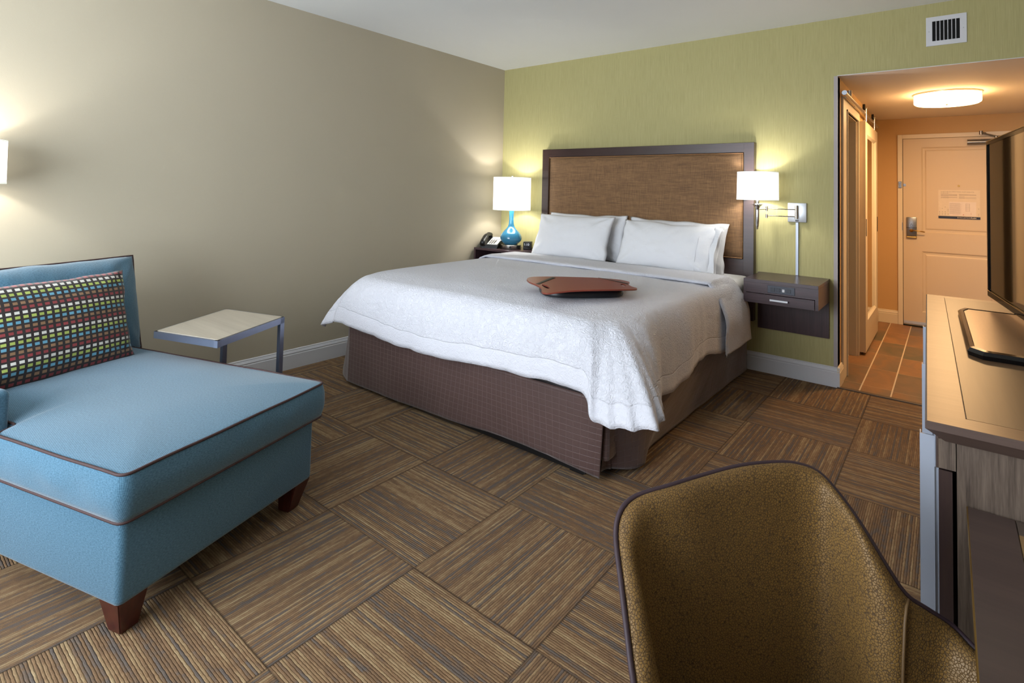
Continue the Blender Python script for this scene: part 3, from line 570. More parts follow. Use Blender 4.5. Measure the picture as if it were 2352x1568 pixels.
# ================================================================ COMFORTER
def drape(name, top, hem, spine, zt, parent=None, nk=26, ns=10, seed=0.0, kk=14, amp=0.010, side_amp=0.014, bulge=0.10, mat='blanket', thick=0.010, uvy=0.0, crown=0.0):
    top = catmull(top, kk); hem = catmull(hem, kk); n_ = len(top); rows = []; uvs = []; ss = [0]
    for i in range(1, n_): ss.append(ss[-1] + (hem[i] - hem[i - 1]).length)
    spine = [Vector((q.x, max(q.y, -1.15), q.z)) for q in catmull(spine, kk)]
    cols = []
    for i in range(n_):
        T_, Hm = top[i], hem[i]; out = Vector((Hm.x - T_.x, Hm.y - T_.y, 0)); L = out.length
        d = (top[min(i + 1, n_ - 1)] - top[max(i - 1, 0)]); nrm = Vector((d.y, -d.x, 0))
        if nrm.length < 1e-4: nrm = out.copy()
        nrm.normalize()
        if nrm.dot(out) < 0: nrm = -nrm
        if L > 0.12: nrm = out.normalized()
        hw = min(1, max(0, (L - 0.15) / 0.15)); hw = hw * hw * (3 - 2 * hw)
        c1 = T_ + nrm * (min(bulge, 0.6 * L + 0.04) * (1 - 0.25 * hw)); c2 = Vector((Hm.x, Hm.y, Hm.z + 0.62 * (T_.z - Hm.z))) + nrm * 0.004
        c2 = c2.lerp(Hm.lerp(T_, 0.42), hw * 0.55)
        Hm = Hm + nrm * (0.016 * hw * math.sin(ss[i] * 62)) + Vector((0, 0, 0.006 * hw * math.sin(ss[i] * 62 + 1)))
        colp = []; dist = 0; prev = Hm
        for k in range(nk + 1):
            t = k / nk; a = 1 - t; p = a ** 3 * Hm + 3 * a * a * t * c2 + 3 * a * t * t * c1 + t ** 3 * T_
            w = (1 - t) ** 0.8 * side_amp * (noise.noise(Vector((ss[i] * 5.5 + seed, t * 0.8, seed))) + 0.5 * noise.noise(Vector((ss[i] * 15 + seed, t * 1.5, 7.7)))); q = p + nrm * w + Vector((0, 0, (1 - t) ** 3 * 0.016 * noise.noise(Vector((ss[i] * 6 + seed, 3.3, seed)))))
            q += nrm * 0.003 * noise.noise(q * 30)
            dist += (q - prev).length; prev = q; colp.append((q, dist + uvy))
        sp = spine[i]
        for k in range(1, ns + 1):
            t = k / ns; q = T_.lerp(sp, t); q.z = zt(q.x, q.y) if zt else q.z; q.z += amp * noise.noise(Vector((q.x * 3.2, q.y * 3.2, seed))) * min(1, t * 3)
            dist += (q - prev).length; prev = q; colp.append((q, dist + uvy))
        cols.append(colp)
    rows = [[c[k][0] for c in cols] for k in range(len(cols[0]))]; uvs = [[(ss[i], cols[i][k][1]) for i in range(n_)] for k in range(len(cols[0]))]
    bm = BM(); grid(bm, rows, uvs); bmesh.ops.remove_doubles(bm, verts=bm.verts[:], dist=0.0004)
    return bm
ZT = 0.704
def ztop(x, y):
    cx = (x - 1.46) / 0.95; cy = (y + 1.1) / 1.05
    return ZT - 0.004 * cx ** 4 - 0.010 * max(0, cy * -1) ** 5 + 0.004
top = [(0.53, -0.44, .694), (0.53, -0.80, .696), (0.53, -1.15, .696), (0.53, -1.45, .696), (0.53, -1.72, .694), (0.532, -1.88, .690), (0.545, -1.97, .684), (0.60, -2.025, .682),
       (1.0, -2.05, .686), (1.46, -2.05, .690), (1.95, -2.05, .690), (2.22, -2.04, .684), (2.30, -2.015, .680), (2.335, -1.98, .680), (2.36, -1.90, .682), (2.37, -1.72, .690), (2.38, -1.45, .694), (2.38, -1.15, .696), (2.38, -0.80, .696), (2.38, -0.44, .694)]
hem = [(0.455, -0.44, .36), (0.44, -0.80, .35), (0.43, -1.15, .34), (0.42, -1.45, .35), (0.40, -1.75, .36), (0.365, -2.00, .385), (0.345, -2.225, .350), (0.500, -2.215, .398),
       (0.95, -2.190, .360), (1.40, -2.190, .362), (1.90, -2.190, .384), (2.285, -2.190, .398), (2.40, -2.240, .315), (2.655, -2.215, .342), (2.560, -1.935, .350), (2.475, -1.72, .290), (2.482, -1.43, .300), (2.470, -1.15, .345), (2.474, -0.80, .305), (2.47, -0.44, .29)]
spine = [(1.46, max(-1.15, p[1]), ZT) for p in top]
bm = drape('c', top, hem, spine, ztop, seed=3.0)
bmesh.ops.recalc_face_normals(bm, faces=bm.faces[:])
com = finish('comforter', bm, M['blanket'], smooth=True); tag(com, 'white crinkled cotton comforter draped over the king bed', 'comforter')
m = com.modifiers.new('thickness', 'SOLIDIFY'); m.thickness = 0.008; m.offset = -1.0
# the turned-back band near the pillows
def zt2(x, y): return ztop(x, y) + 0.014
def band(x_off=0.0):
    P = []; UV = []
    ys = [-0.435, -0.52, -0.63, -0.74, -0.845]
    xs = [0.53 + (2.385 - 0.53) * k / 60 for k in range(61)]
    for j, y in enumerate(ys):
        row = []; ur = []
        # left hem to right hem
        for k in range(14):  # left side
            t = k / 14; row.append(Vector((0.44 + 0.045 * t * t + 0.04 * t ** 6, y - 0.02 * (1 - t), 0.36 + (0.708 - 0.36) * math.sin(t * PI / 2) ** 0.9)))
        for x in xs:
            yy = y + (0.012 * noise.noise(Vector((x * 5, 1.1, 0))) if j == len(ys) - 1 else 0); row.append(Vector((x, yy, zt2(x, y) + 0.003 * noise.noise(Vector((x * 8, y * 8, 0))) + (0.004 if j == len(ys) - 2 else 0))))
        for k in range(1, 23):  # right side drop
            t = k / 22; xx = 2.385 + 0.115 * math.sin(min(1, t * 1.5) * PI / 2); zz = 0.714 - (0.714 - 0.295) * (0.12 * math.sin(t * PI / 2) + 0.88 * t ** 1.25)
            # edges: the head edge runs forward to the wall, the fold edge falls straight
            yy = y + (0.02 + 0.11 * t) * (1 - j / 4) + (0.0 if j < 4 else -0.005 * t)
            yy += 0.01 * noise.noise(Vector((t * 4, j * 1.0, 5)))
            row.append(Vector((xx + 0.010 * noise.noise(Vector((j * 1.3, t * 3, 9))), yy, zz)))
        s = 0
        for i, p in enumerate(row):
            if i: s += (p - row[i - 1]).length
            ur.append((s, 0.2))
        P.append(row); UV.append(ur)
    # underside return for the fold edge so it reads as doubled cloth
    low = [p + Vector((0, 0.012, -0.012)) for p in P[-1]]; P.append(low); UV.append(UV[-1])
    bm = BM(); grid(bm, P, UV); return bm
bm = band(); bmesh.ops.subdivide_edges(bm, edges=bm.edges[:], cuts=1, use_grid_fill=True); bmesh.ops.recalc_face_normals(bm, faces=bm.faces[:])
o = finish('turned_back_band', bm, M['blanket'], parent=com, smooth=True); m = o.modifiers.new('thickness', 'SOLIDIFY'); m.thickness = 0.006; m.offset = 0

# ================================================================ PILLOWS
def pillow_bm(w, h, t, seed, nx=44, ny=30, hemw=0.0, ear=0.05, wr=1.0):
    bm = BM(); sides = []
    for sgn in (1, -1):
        rows = []; uvs = []
        for j in range(ny + 1):
            b = -1 + 2 * j / ny; row = []; ur = []
            for i in range(nx + 1):
                a = -1 + 2 * i / nx
                x = a * w / 2 * (1 - ear * (1 - b * b)); y = b * h / 2 * (1 - ear * 1.1 * (1 - a * a))
                th = t / 2 * (max(0, 1 - abs(a) ** 3.2) ** 0.62) * (max(0, 1 - abs(b) ** 2.6) ** 0.62)
                k = 1 - max(abs(a), abs(b))
                z = sgn * (th + 0.0005)
                if k > 0.001:
                    v = Vector((x * 7, y * 7, seed + sgn)); corner = (abs(a) * abs(b)) ** 1.2
                    z += sgn * wr * (0.004 * noise.noise(v) + 0.0035 * noise.noise(v * 2.7)) * min(1, k * 8)
                    rd = math.sin((math.atan2(abs(y) - h / 2, abs(x) - w / 2)) * 11 + seed) * corner * 0.008 * wr * min(1, k * 6); z += sgn * rd
                x += 0.008 * wr * noise.noise(Vector((b * 2.5, seed, a))) * abs(a) ** 3; y += 0.008 * wr * noise.noise(Vector((a * 2.5, seed + 5, b))) * abs(b) ** 3
                row.append(Vector((x, y, z))); ur.append((x, y))
            rows.append(row); uvs.append(ur)
        grid(bm, rows, uvs, flip=(sgn < 0))
    bmesh.ops.remove_doubles(bm, verts=bm.verts[:], dist=0.0012)
    return bm
def lean(cx, y, z, tilt, rz=0.0, roll=0.0): return Matrix.Translation(Vector((cx, y, z))) @ Matrix.Rotation(rz, 4, 'Z') @ Matrix.Rotation(tilt, 4, 'X') @ Matrix.Rotation(roll, 4, 'Z')
G = 'white bed pillows'
for (w, h, t_, cx, cy, cz, tilt, rz, roll, seed, lab) in (
    (0.78, 0.40, 0.12, 1.075, -0.142, 0.880, 78, 0.01, 0.00, 1.0, 'white pillow at the back behind the front left pillow, against the headboard'),
    (0.80, 0.39, 0.12, 1.885, -0.142, 0.872, 78, -0.01, -0.02, 2.0, 'white pillow at the back behind the front right pillow, against the headboard'),
    (0.745, 0.41, 0.16, 1.035, -0.300, 0.876, 66, 0.02, 0.005, 3.0, 'plump white front pillow on the left side of the bed, nearest the lamp'),
    (0.77, 0.40, 0.16, 1.870, -0.298, 0.864, 66, -0.02, -0.025, 4.6, 'plump white front pillow with wide hem on the right side of the bed')):
    bm = pillow_bm(w, h, t_, seed, wr=1.6); bmesh.ops.transform(bm, matrix=lean(cx, cy, cz, math.radians(tilt), rz, roll), verts=bm.verts)
    o = finish('pillow', bm, M['pillow'], smooth=True); tag(o, lab, 'pillow', G)
    if seed == 4.6:   # open pillowcase end with stitched hem at the right side
        for (dy, dz) in ((0, 0),):
            T_ = lean(cx, cy, cz, math.radians(tilt), rz, roll); rows = []; 
            for sgn in (1, -1):
                rws = []
                for j in range(21):
                    b = -1 + 2 * j / 20; row = []
                    for k in range(7):
                        q = k / 6; x = w / 2 * (0.955 + 0.05 * abs(b) ** 2) + q * 0.055 - 0.03; y = b * (h / 2) * (0.93 - 0.02 * q); z = sgn * (0.012 + 0.022 * q * (1 - b * b) + 0.006 * math.sin(b * 7 + q * 2 + sgn)); row.append(T_ @ Vector((x, y, z)))
                    rws.append(row)
                rows.append(rws)
            bm = BM(); grid(bm, rows[0]); grid(bm, rows[1]); bmesh.ops.remove_doubles(bm, verts=bm.verts[:], dist=0.0005)
            q = finish('open_hem', bm, M['pillow'], parent=o, smooth=True); m = q.modifiers.new('thickness', 'SOLIDIFY'); m.thickness = 0.002
        bm = BM(); T_ = lean(cx, cy, cz, math.radians(tilt), rz, roll); tube(bm, [T_ @ Vector((w / 2 * 0.70, b * h / 2 * 0.90 / 10, 0.070 * (1 - abs(b / 10) ** 2.6) ** 0.62 * 0.86 + 0.002)) for b in range(-10, 11)], 0.0012, 5); finish('hem_stitch', bm, M['sheet2'], parent=o)

# ================================================================ LAP DESK on the bed
BOARD = [(1.678, -1.774, 0.742), (1.659, -1.739, 0.743), (1.658, -1.704, 0.746), (1.702, -1.679, 0.754), (1.756, -1.651, 0.761), (1.813, -1.62, 0.766), (1.885, -1.57, 0.77), (1.955, -1.494, 0.769), (2.015, -1.423, 0.763), (2.055, -1.365, 0.756), (2.099, -1.357, 0.75), (2.122, -1.382, 0.749), (2.147, -1.448, 0.75), (2.174, -1.496, 0.749), (2.217, -1.541, 0.746), (2.244, -1.548, 0.742), (2.262, -1.577, 0.742), (2.264, -1.621, 0.745), (2.243, -1.703, 0.754), (2.209, -1.778, 0.763), (2.17, -1.842, 0.768), (2.126, -1.895, 0.77), (2.082, -1.948, 0.769), (2.046, -2.005, 0.764), (2.016, -2.042, 0.759), (1.986, -2.043, 0.756), (1.954, -2.015, 0.755), (1.925, -1.971, 0.755), (1.88, -1.926, 0.754), (1.817, -1.879, 0.75), (1.735, -1.827, 0.744)]
H1 = [(1.958, -1.945), (1.949, -1.932), (1.931, -1.914), (1.909, -1.896), (1.887, -1.881), (1.869, -1.872), (1.858, -1.871), (1.858, -1.877), (1.868, -1.891), (1.887, -1.91), (1.909, -1.928), (1.931, -1.943), (1.949, -1.951)]
H2 = [(2.192, -1.563), (2.185, -1.547), (2.174, -1.532), (2.163, -1.521), (2.152, -1.516), (2.145, -1.518), (2.143, -1.527), (2.147, -1.541), (2.155, -1.557), (2.165, -1.572), (2.177, -1.583), (2.187, -1.588), (2.194, -1.586)]
def zboard(x, y):   # arched across its length (axis roughly along +x +y)
    s = ((x - 1.98) * 0.68 + (y + 1.69) * 0.73) / 0.36; return 0.772 - 0.028 * s * s
def curve_fill(outline, holes, th):
    c = bpy.data.curves.new('c', 'CURVE'); c.dimensions = '2D'; c.fill_mode = 'BOTH'; c.extrude = th / 2
    for L_ in [outline] + holes:
        sp = c.splines.new('POLY'); sp.points.add(len(L_) - 1); sp.use_cyclic_u = True
        for p, q in zip(sp.points, L_): p.co = (q[0], q[1], 0, 1)
    o = bpy.data.objects.new('c', c); COL.objects.link(o); dg = bpy.context.evaluated_depsgraph_get(); dg.update(); me = bpy.data.meshes.new_from_object(o.evaluated_get(dg))
    b = bmesh.new(); b.from_mesh(me); bpy.data.objects.remove(o); bpy.data.curves.remove(c); bpy.data.meshes.remove(me); bmesh.ops.remove_doubles(b, verts=b.verts[:], dist=1e-5); return b
t = thing('lap_desk', 'red-brown curved lap desk with two handle holes lying on the bed', 'lap desk', (1.98, -1.7, 0.71))
outl = [(p.x, p.y) for p in catmull([Vector((a, b, 0)) for a, b, c in BOARD + BOARD[:1]], 3)][:-1]
bm = curve_fill(outl, [H1, H2], 0.008)
bmesh.ops.bisect_plane
for k in range(14):
    s = -0.34 + 0.05 * k; bmesh.ops.bisect_plane(bm, geom=bm.verts[:] + bm.edges[:] + bm.faces[:], plane_co=Vector((1.98 + s * 0.68, -1.69 + s * 0.73, 0)), plane_no=Vector((0.68, 0.73, 0)))
for v in bm.verts: v.co.z += zboard(v.co.x, v.co.y)
finish('board', bm, M['board'], parent=t)
for S_ in ([(1.814, -1.872), (1.84, -1.877), (1.812, -1.680), (1.779, -1.662)], [(1.972, -1.480), (1.990, -1.475), (2.152, -1.460), (2.165, -1.485)]):
    bm = BM(); N_ = 10; rows = []
    a, b, c, d = [Vector((x, y, 0)) for x, y in S_]
    for k in range(N_ + 1):
        q = k / N_; p = a.lerp(d, q); r = b.lerp(c, q); rows.append([Vector((p.x, p.y, zboard(p.x, p.y) + 0.0052)), Vector((r.x, r.y, zboard(r.x, r.y) + 0.0052))])
    grid(bm, rows); o = finish('elastic_strap', bm, M['strap'], parent=t); m = o.modifiers.new('thickness', 'SOLIDIFY'); m.thickness = 0.001
bm = BM(); cpt = Vector((1.985, -1.69, 0)); ax = Vector((0.68, 0.73, 0)).normalized(); ay = Vector((-ax.y, ax.x, 0)); rows = []
for k, (z, s) in enumerate(((0.7125, 0.93), (0.716, 0.985), (0.728, 1.0), (0.742, 0.97), (0.757, 0.90))):
    row = []
    for i in range(48):
        a = 2 * PI * i / 48; e = 3.2; ca, sa = math.cos(a), math.sin(a); rr = (abs(ca) ** e + abs(sa) ** e) ** (-1 / e)
        x = 0.225 * rr * ca * s; y = 0.145 * rr * sa * s; p = cpt + ax * x + ay * y + Vector((0, 0, z if z < .75 else min(z, zboard((cpt + ax * x + ay * y).x, (cpt + ax * x + ay * y).y) - .0045))); p += Vector((0, 0, 0.003 * noise.noise(Vector((a * 4, z * 80, 0))))) if 0 < k < 4 else Vector(); row.append(p)
    rows.append(row)
V_ = grid(bm, rows, closed_u=True); bm.faces.new(V_[0][::-1]); bm.faces.new(V_[-1]); finish('bean_cushion', bm, M['leather'], parent=t, smooth=True, angle=50)

# ================================================================ NIGHTSTANDS
# right: wall-mounted with drawer and back panel
nx0, nx1, nyF, nzT, nzB = 2.479, 2.922, -0.42, 0.716, 0.563
t = thing('nightstand', 'wall-hung dark wood nightstand with drawer and power strip right of bed', 'nightstand', (2.70, -0.02, 0.315), group=None)
finish('back_panel', B1(2.467, 2.920, -0.018, -0.0005, 0.315, nzT - 0.001), M['espresso_z'], parent=t)
bm = BM(); box(bm, nx0, nx1, nyF, -0.0005, nzT - 0.022, nzT, bev=0.001, seg=1); finish('top', bm, M['espresso'], parent=t)
bm = BM(); box(bm, nx0, nx0 + 0.016, nyF + 0.002, -0.018, nzB, nzT - 0.022); box(bm, nx1 - 0.018, nx1, nyF + 0.002, -0.018, nzB, nzT - 0.022); box(bm, nx0 + 0.016, nx1 - 0.018, nyF + 0.003, -0.018, 0.628, nzT - 0.022); box(bm, nx0 + 0.016, nx1 - 0.018, nyF + 0.02, -0.018, nzB + 0.002, nzB + 0.012); finish('body', bm, M['espresso'], parent=t)
dw = finish('drawer', B1(nx0 + 0.004, nx1 - 0.021, nyF, nyF + 0.016, nzB - 0.001, 0.6245, bev=0.001, seg=1), M['espresso'], parent=t)
bm = BM(); box(bm, 2.646, 2.754, nyF - 0.022, nyF - 0.012, 0.588, 0.600, bev=0.0015); box(bm, 2.655, 2.662, nyF - 0.014, nyF, 0.590, 0.598); box(bm, 2.738, 2.745, nyF - 0.014, nyF, 0.590, 0.598); finish('bar_handle', bm, M['pale'], parent=dw)
pw = finish('power_strip', B1(2.628, 2.790, nyF - 0.001, nyF + 0.004, 0.6385, 0.6865, bev=0.002), M['slate'], parent=t)
for x in (2.648, 2.680, 2.742): finish('socket', B1(x, x + 0.025, nyF - 0.0035, nyF - 0.0008, 0.650, 0.674, bev=0.001), M['slate2'], parent=pw)
finish('network_jack', B1(2.7165, 2.731, nyF - 0.0035, nyF - 0.0008, 0.652, 0.670, bev=0.001), M['white'], parent=pw)
# left: open-front stand in the corner
t = thing('nightstand', 'dark wood open-front nightstand in the corner left of the bed', 'nightstand', (0.27, -0.22, 0.0))
lx0, lx1 = 0.02, 0.538
bm = BM(); box(bm, lx0, lx1, -0.42, -0.02, 0.698, 0.716, bev=0.001, seg=1); finish('top', bm, M['espresso'], parent=t)
bm = BM(); box(bm, lx0, lx0 + 0.02, -0.418, -0.02, 0.0, 0.698); finish('side_panel', bm, M['espresso_z'], parent=t); finish('side_panel', B1(0.425, 0.445, -0.418, -0.02, 0.0, 0.698), M['espresso_z'], parent=t)
finish('shelf', B1(lx0 + 0.02, 0.425, -0.41, -0.02, 0.52, 0.54), M['espresso'], parent=t); finish('back_panel', B1(lx0 + 0.02, 0.425, -0.035, -0.021, 0.0, 0.698), M['cdark'], parent=t)

# ================================================================ TABLE LAMP
lc = (0.322, -0.235)
t = thing('table_lamp', 'lit table lamp with turquoise ceramic gourd base and white drum shade', 'lamp', (lc[0], lc[1], 0.716))
bm = BM(); lathe(bm, [(0.0, .7165), (.098, .7165), (.100, .719), (.100, .755), (.098, .757), (0.0, .757)], lc, 48, cap=False); bs = finish('lamp_base', bm, M['nickel'], parent=t, smooth=True, angle=40)
dirc = (Vector((CAMLOC.x - lc[0], CAMLOC.y - lc[1], 0))).normalized()
p = Vector((lc[0], lc[1], .738)) + Matrix.Rotation(-0.05, 3, 'Z') @ dirc * 0.1005; bm = BM(); tube(bm, [p - dirc * 0.004, p + dirc * 0.004], 0.011, 16); finish('switch_button', bm, M['black'], parent=t, smooth=True, angle=40)
d2 = Matrix.Rotation(0.75, 3, 'Z') @ dirc; p = Vector((lc[0], lc[1], .738)) + d2 * 0.099; bm = BM(); box(bm, -0.004, 0.004, -0.018, 0.018, -0.015, 0.015, T=Matrix.Translation(p) @ Matrix.Rotation(math.atan2(d2.y, d2.x), 4, 'Z')); finish('usb_outlet', bm, M['black'], parent=t)
prof = [(0.050, .757), (.062, .760), (.078, .772), (.097, .793), (.103, .812), (.100, .834), (.089, .857), (.070, .880), (.050, .901), (.034, .922), (.026, .945), (.0225, .975), (.0215, 1.01), (.0225, 1.05), (.025, 1.09), (.026, 1.11)]
prof = [(v.x, v.z) for v in catmull([Vector((a, 0, b)) for a, b in prof], 4)]
bm = BM(); lathe(bm, prof, lc, 64); finish('ceramic_body', bm, M['bluegl'], parent=t, smooth=True, angle=60)
def shade(t, c, r, z0, z1, r2=None):
    r2 = r2 or r; bm = BM(); lathe(bm, [(r2, z0 + 0.006), (r, z1 - 0.006)], c, 72, cap=False); sh = finish('lamp_shade', bm, M['shade'], parent=t, smooth=True)
    for (ra, za) in ((r2, z0), (r, z1)):
        bm = BM(); lathe(bm, [(ra - 0.001, za), (ra + 0.001, za), (ra + 0.001, za + 0.008 if za == z0 else za - 0.008), (ra - 0.001, za + 0.008 if za == z0 else za - 0.008), (ra - .001, za)], c, 72, cap=False); finish('shade_trim', bm, M['shade2'], parent=sh, smooth=True, angle=40)
    bm = BM()
    for k in range(3): a = k * 2 * PI / 3; tube(bm, [(c[0], c[1], z1 - 0.02), (c[0] + r * math.cos(a) * .99, c[1] + r * math.sin(a) * .99, z1 - 0.008)], 0.0015, 5)
    finish('shade_spider', bm, M['chrome'], parent=sh); return sh
shade(t, lc, 0.178, 1.080, 1.390)
bm = BM(); tube(bm, [(lc[0], lc[1], 1.10), (lc[0], lc[1], 1.40)], 0.004, 8); lathe(bm, [(0, 1.395), (.007, 1.398), (.005, 1.406), (0, 1.409)], lc, 12, cap=False); finish('harp', bm, M['chrome'], parent=t, smooth=True)
bm = BM(); lathe(bm, [(0, 1.17), (.015, 1.175), (.028, 1.20), (.03, 1.22), (.022, 1.25), (0, 1.262)], lc, 20, cap=False)
L1 = point('table_lamp_bulb', (lc[0], lc[1], 1.235), 9.5, (1.0, 0.975, 0.92), 0.022)

# ================================================================ SCONCES (swing arm)
def sconce(label, P, wallpt, wn, arm_end, raceway, L=6.0):
    """P: shade axis xy; wallpt: plate centre; wn: wall normal"""
    t = thing('swing_arm_sconce', label, 'lamp', (wallpt[0], wallpt[1], wallpt[2] - 0.07), group=None)
    wn = Vector(wn); side = Vector((-wn.y, wn.x, 0)); ang = math.atan2(wn.y, wn.x)
    T_ = Matrix.Translation(Vector(wallpt)) @ Matrix.Rotation(ang, 4, 'Z')
    bm = BM(); box(bm, 0.0005, 0.016, -0.060, 0.060, -0.068, 0.068, bev=0.004, T=T_); finish('wall_plate', bm, M['pale'], parent=t, smooth=True, angle=40)
    jz = (1.178, 1.128); base = Vector(wallpt) + wn * 0.035
    bm = BM(); tube(bm, [base + Vector((0, 0, -0.045)), base + Vector((0, 0, 0.05))], 0.010, 12); tube(bm, [Vector(wallpt) + wn * 0.014, base], 0.008, 8); finish('pivot', bm, M['nickel'], parent=t, smooth=True, angle=50)
    bm = BM(); box(bm, 0.014, 0.020, -0.010, 0.010, -0.062, -0.050, T=T_); finish('switch', bm, M['black'], parent=t)
    end = Vector((arm_end[0], arm_end[1], 0))
    bm = BM()
    for z in jz: tube(bm, [Vector((base.x, base.y, z)), Vector((end.x, end.y, z))], 0.0035, 8)
    finish('swing_arm', bm, M['nickel'], parent=t, smooth=True, angle=50)
    bm = BM(); tube(bm, [Vector((end.x, end.y, 1.195)), Vector((end.x, end.y, 1.160))], 0.008, 12); tube(bm, [Vector((end.x, end.y, 1.140)), Vector((end.x, end.y, 1.112))], 0.008, 12); tube(bm, [Vector((end.x, end.y, 1.175)), Vector((P[0], P[1], 1.175))], 0.005, 8); finish('elbow', bm, M['nickel'], parent=t, smooth=True, angle=50)
    bm = BM(); lathe(bm, [(0.0, 1.030), (.006, 1.034), (.007, 1.048), (.010, 1.052), (.010, 1.060), (.0125, 1.08), (.0145, 1.165), (.014, 1.180), (.018, 1.19), (.030, 1.202), (.038, 1.206), (.038, 1.210), (.012, 1.213), (.012, 1.245), (0, 1.246)], P, 24, cap=False); finish('candle_holder', bm, M['chrome'], parent=t, smooth=True, angle=50)
    shade(t, P, 0.134, 1.238, 1.437, 0.137)
    if raceway:
        bm = BM(); box(bm, 0.0005, 0.012, -0.009, 0.009, 0.717, wallpt[2] - 0.069, bev=0.002, T=Matrix.Translation(Vector((wallpt[0], wallpt[1], 0))) @ Matrix.Rotation(ang, 4, 'Z')); finish('cord_cover', bm, M['alu'], parent=t)
    point('sconce_bulb', (P[0], P[1], 1.335), L, (1.0, 0.975, 0.92), 0.02)
sconce('lit swing-arm wall lamp with white drum shade above the right nightstand', (2.498, -0.165), (2.722, 0, 1.157), (0, -1, 0), (2.540, -0.085), True, 5.5)
sconce('lit swing-arm wall lamp cut by the left picture edge above the chaise', (0.16, -3.905), (0, -4.13, 1.157), (1, 0, 0), (0.085, -3.95), True, 5.5)

# ================================================================ TELEPHONE, CLOCK
t = thing('telephone', 'black desk telephone with white keypad beside the turquoise lamp', 'telephone', (0.17, -0.30, 0.716), 0)
# wedge body, keypad facing the bed foot and right
TP = Rz(math.radians(20), (0.137, -0.29, 0.716))
def wedge(bm, x0, x1, y0, y1, z0a, z0b, za, zb, T=None):
    b2 = bmesh.new(); v = [b2.verts.new(p) for p in ((x0, y0, z0a), (x1, y0, z0a), (x1, y1, z0b), (x0, y1, z0b), (x0, y0, za), (x1, y0, za), (x1, y1, zb), (x0, y1, zb))]
    for q in ((3, 2, 1, 0), (4, 5, 6, 7), (0, 1, 5, 4), (1, 2, 6, 5), (2, 3, 7, 6), (3, 0, 4, 7)): b2.faces.new([v[i] for i in q])
    bmesh.ops.bevel(b2, geom=b2.edges[:], offset=0.004, segments=2, affect='EDGES'); merge(bm, b2, T)
bm = BM(); wedge(bm, -0.09, 0.09, -0.10, 0.10, 0.012, 0.012, 0.030, 0.095, TP); box(bm, -0.075, 0.08, -0.09, 0.08, 0.0006, 0.014, T=TP); finish('phone_base', bm, M['black'], parent=t)
sl = math.atan2(0.065, 0.20); TF = TP @ Matrix.Translation(Vector((0, -0.10, 0.0305))) @ Matrix.Rotation(sl, 4, 'X')
bm = BM(); box(bm, -0.022, 0.082, 0.018, 0.195, -0.001, 0.003, T=TF); fp = finish('faceplate', bm, M['phonew'], parent=t)
bm = BM()
for i in range(3):
    for j in range(4): box(bm, -0.010 + i * 0.022, 0.004 + i * 0.022, 0.035 + j * 0.022, 0.046 + j * 0.022, 0.003, 0.0055, T=TF)
for i in range(4): box(bm, -0.012 + i * 0.022, -0.002 + i * 0.022, 0.135, 0.142, 0.003, 0.0045, T=TF)
finish('keypad', bm, M['ink2'], parent=fp)
bm = BM(); pts = [(-0.055, -0.02 + 0.23 * s, 0.018 + 0.035 * math.sin(s * PI)) for s in [k / 12 for k in range(13)]]
rows = []
for k, p in enumerate(pts):
    s = k / 12; wv = 0.024; hv = 0.015 if 2 < k < 10 else 0.024
    rows.append([TF @ Vector((p[0] + wv * ca * (abs(ca) ** -0.3 if abs(ca) > .01 else 1), p[1], p[2] + hv * sa)) for ca, sa in [(math.cos(a * PI / 6), math.sin(a * PI / 6)) for a in range(12)]])
V_ = grid(bm, rows, closed_u=True); bm.faces.new(V_[0]); bm.faces.new(V_[-1][::-1]); bmesh.ops.recalc_face_normals(bm, faces=bm.faces[:]); finish('handset', bm, M['black'], parent=t, smooth=True)
t = thing('alarm_clock', 'small black cube digital alarm clock right of the turquoise lamp', 'clock', (0.468, -0.16, 0.716))
TC = Rz(math.radians(26), (0.470, -0.165, 0.716)); bm = BM(); box(bm, -0.038, 0.038, -0.04, 0.04, 0.0005, 0.075, bev=0.007, T=TC); finish('case', bm, M['black'], parent=t, smooth=True, angle=40)
bm = BM(); box(bm, -0.031, 0.031, -0.0412, -0.0398, 0.018, 0.068, T=TC); finish('display', bm, M['gloss'], parent=t)
TX = TC @ Matrix.Translation(Vector((-0.029, -0.0415, 0.040))) @ Matrix.Rotation(PI / 2, 4, 'X'); finish('digits', text_bm('1:10', 0.030, TX), M['lcd'], parent=t)
bm = BM(); tube(bm, catmull([(0.50, -0.15, .735), (0.52, -0.12, .722), (0.53, -0.06, .7185)], 5), 0.002, 6); finish('power_cord', bm, M['black'], parent=t)

# ================================================================ CONSOLE (dresser under the television)
cr = math.radians(1.35); CP = (3.514, -2.962, 0.0)
t = thing('console', 'long grey-brown wood console with metal pulls carrying the television', 'cabinet', CP, cr)
TC = Rz(cr, CP); cl = 1.742; cw = 0.585; zt = 0.85
def cbox(x0, x1, y0, y1, z0, z1, **k): return B1(x0, x1, y0, y1, z0, z1, T=TC, **k)
bm = BM()   # border with chamfered underside
def ringpoly(z, o): return [(o, o), (cw, o), (cw, cl - o), (o, cl - o)]
A = [[TC @ Vector((x, y, z)) for x, y in ringpoly(z, o)] for z, o in ((zt - 0.040, 0.030), (zt - 0.014, 0.0), (zt - 0.003, 0.0), (zt, 0.003))]
V_ = grid(bm, A, closed_u=True)
for f in bm.faces: f.smooth = False; f.material_index = 1
bm.faces.new(V_[0][::-1]).material_index = 1
bw = 0.062
inner = [bm.verts.new(TC @ Vector(p)) for p in ((bw, bw, zt), (cw, bw, zt), (cw, cl - bw, zt), (bw, cl - bw, zt))]
bm.faces.new((V_[3][0], V_[3][1], inner[1], inner[0])); bm.faces.new((V_[3][0], inner[0], inner[3], V_[3][3])); bm.faces.new((inner[3], inner[2], V_[3][2], V_[3][3]))
bm.faces.new((inner[0], inner[1], inner[2], inner[3]))
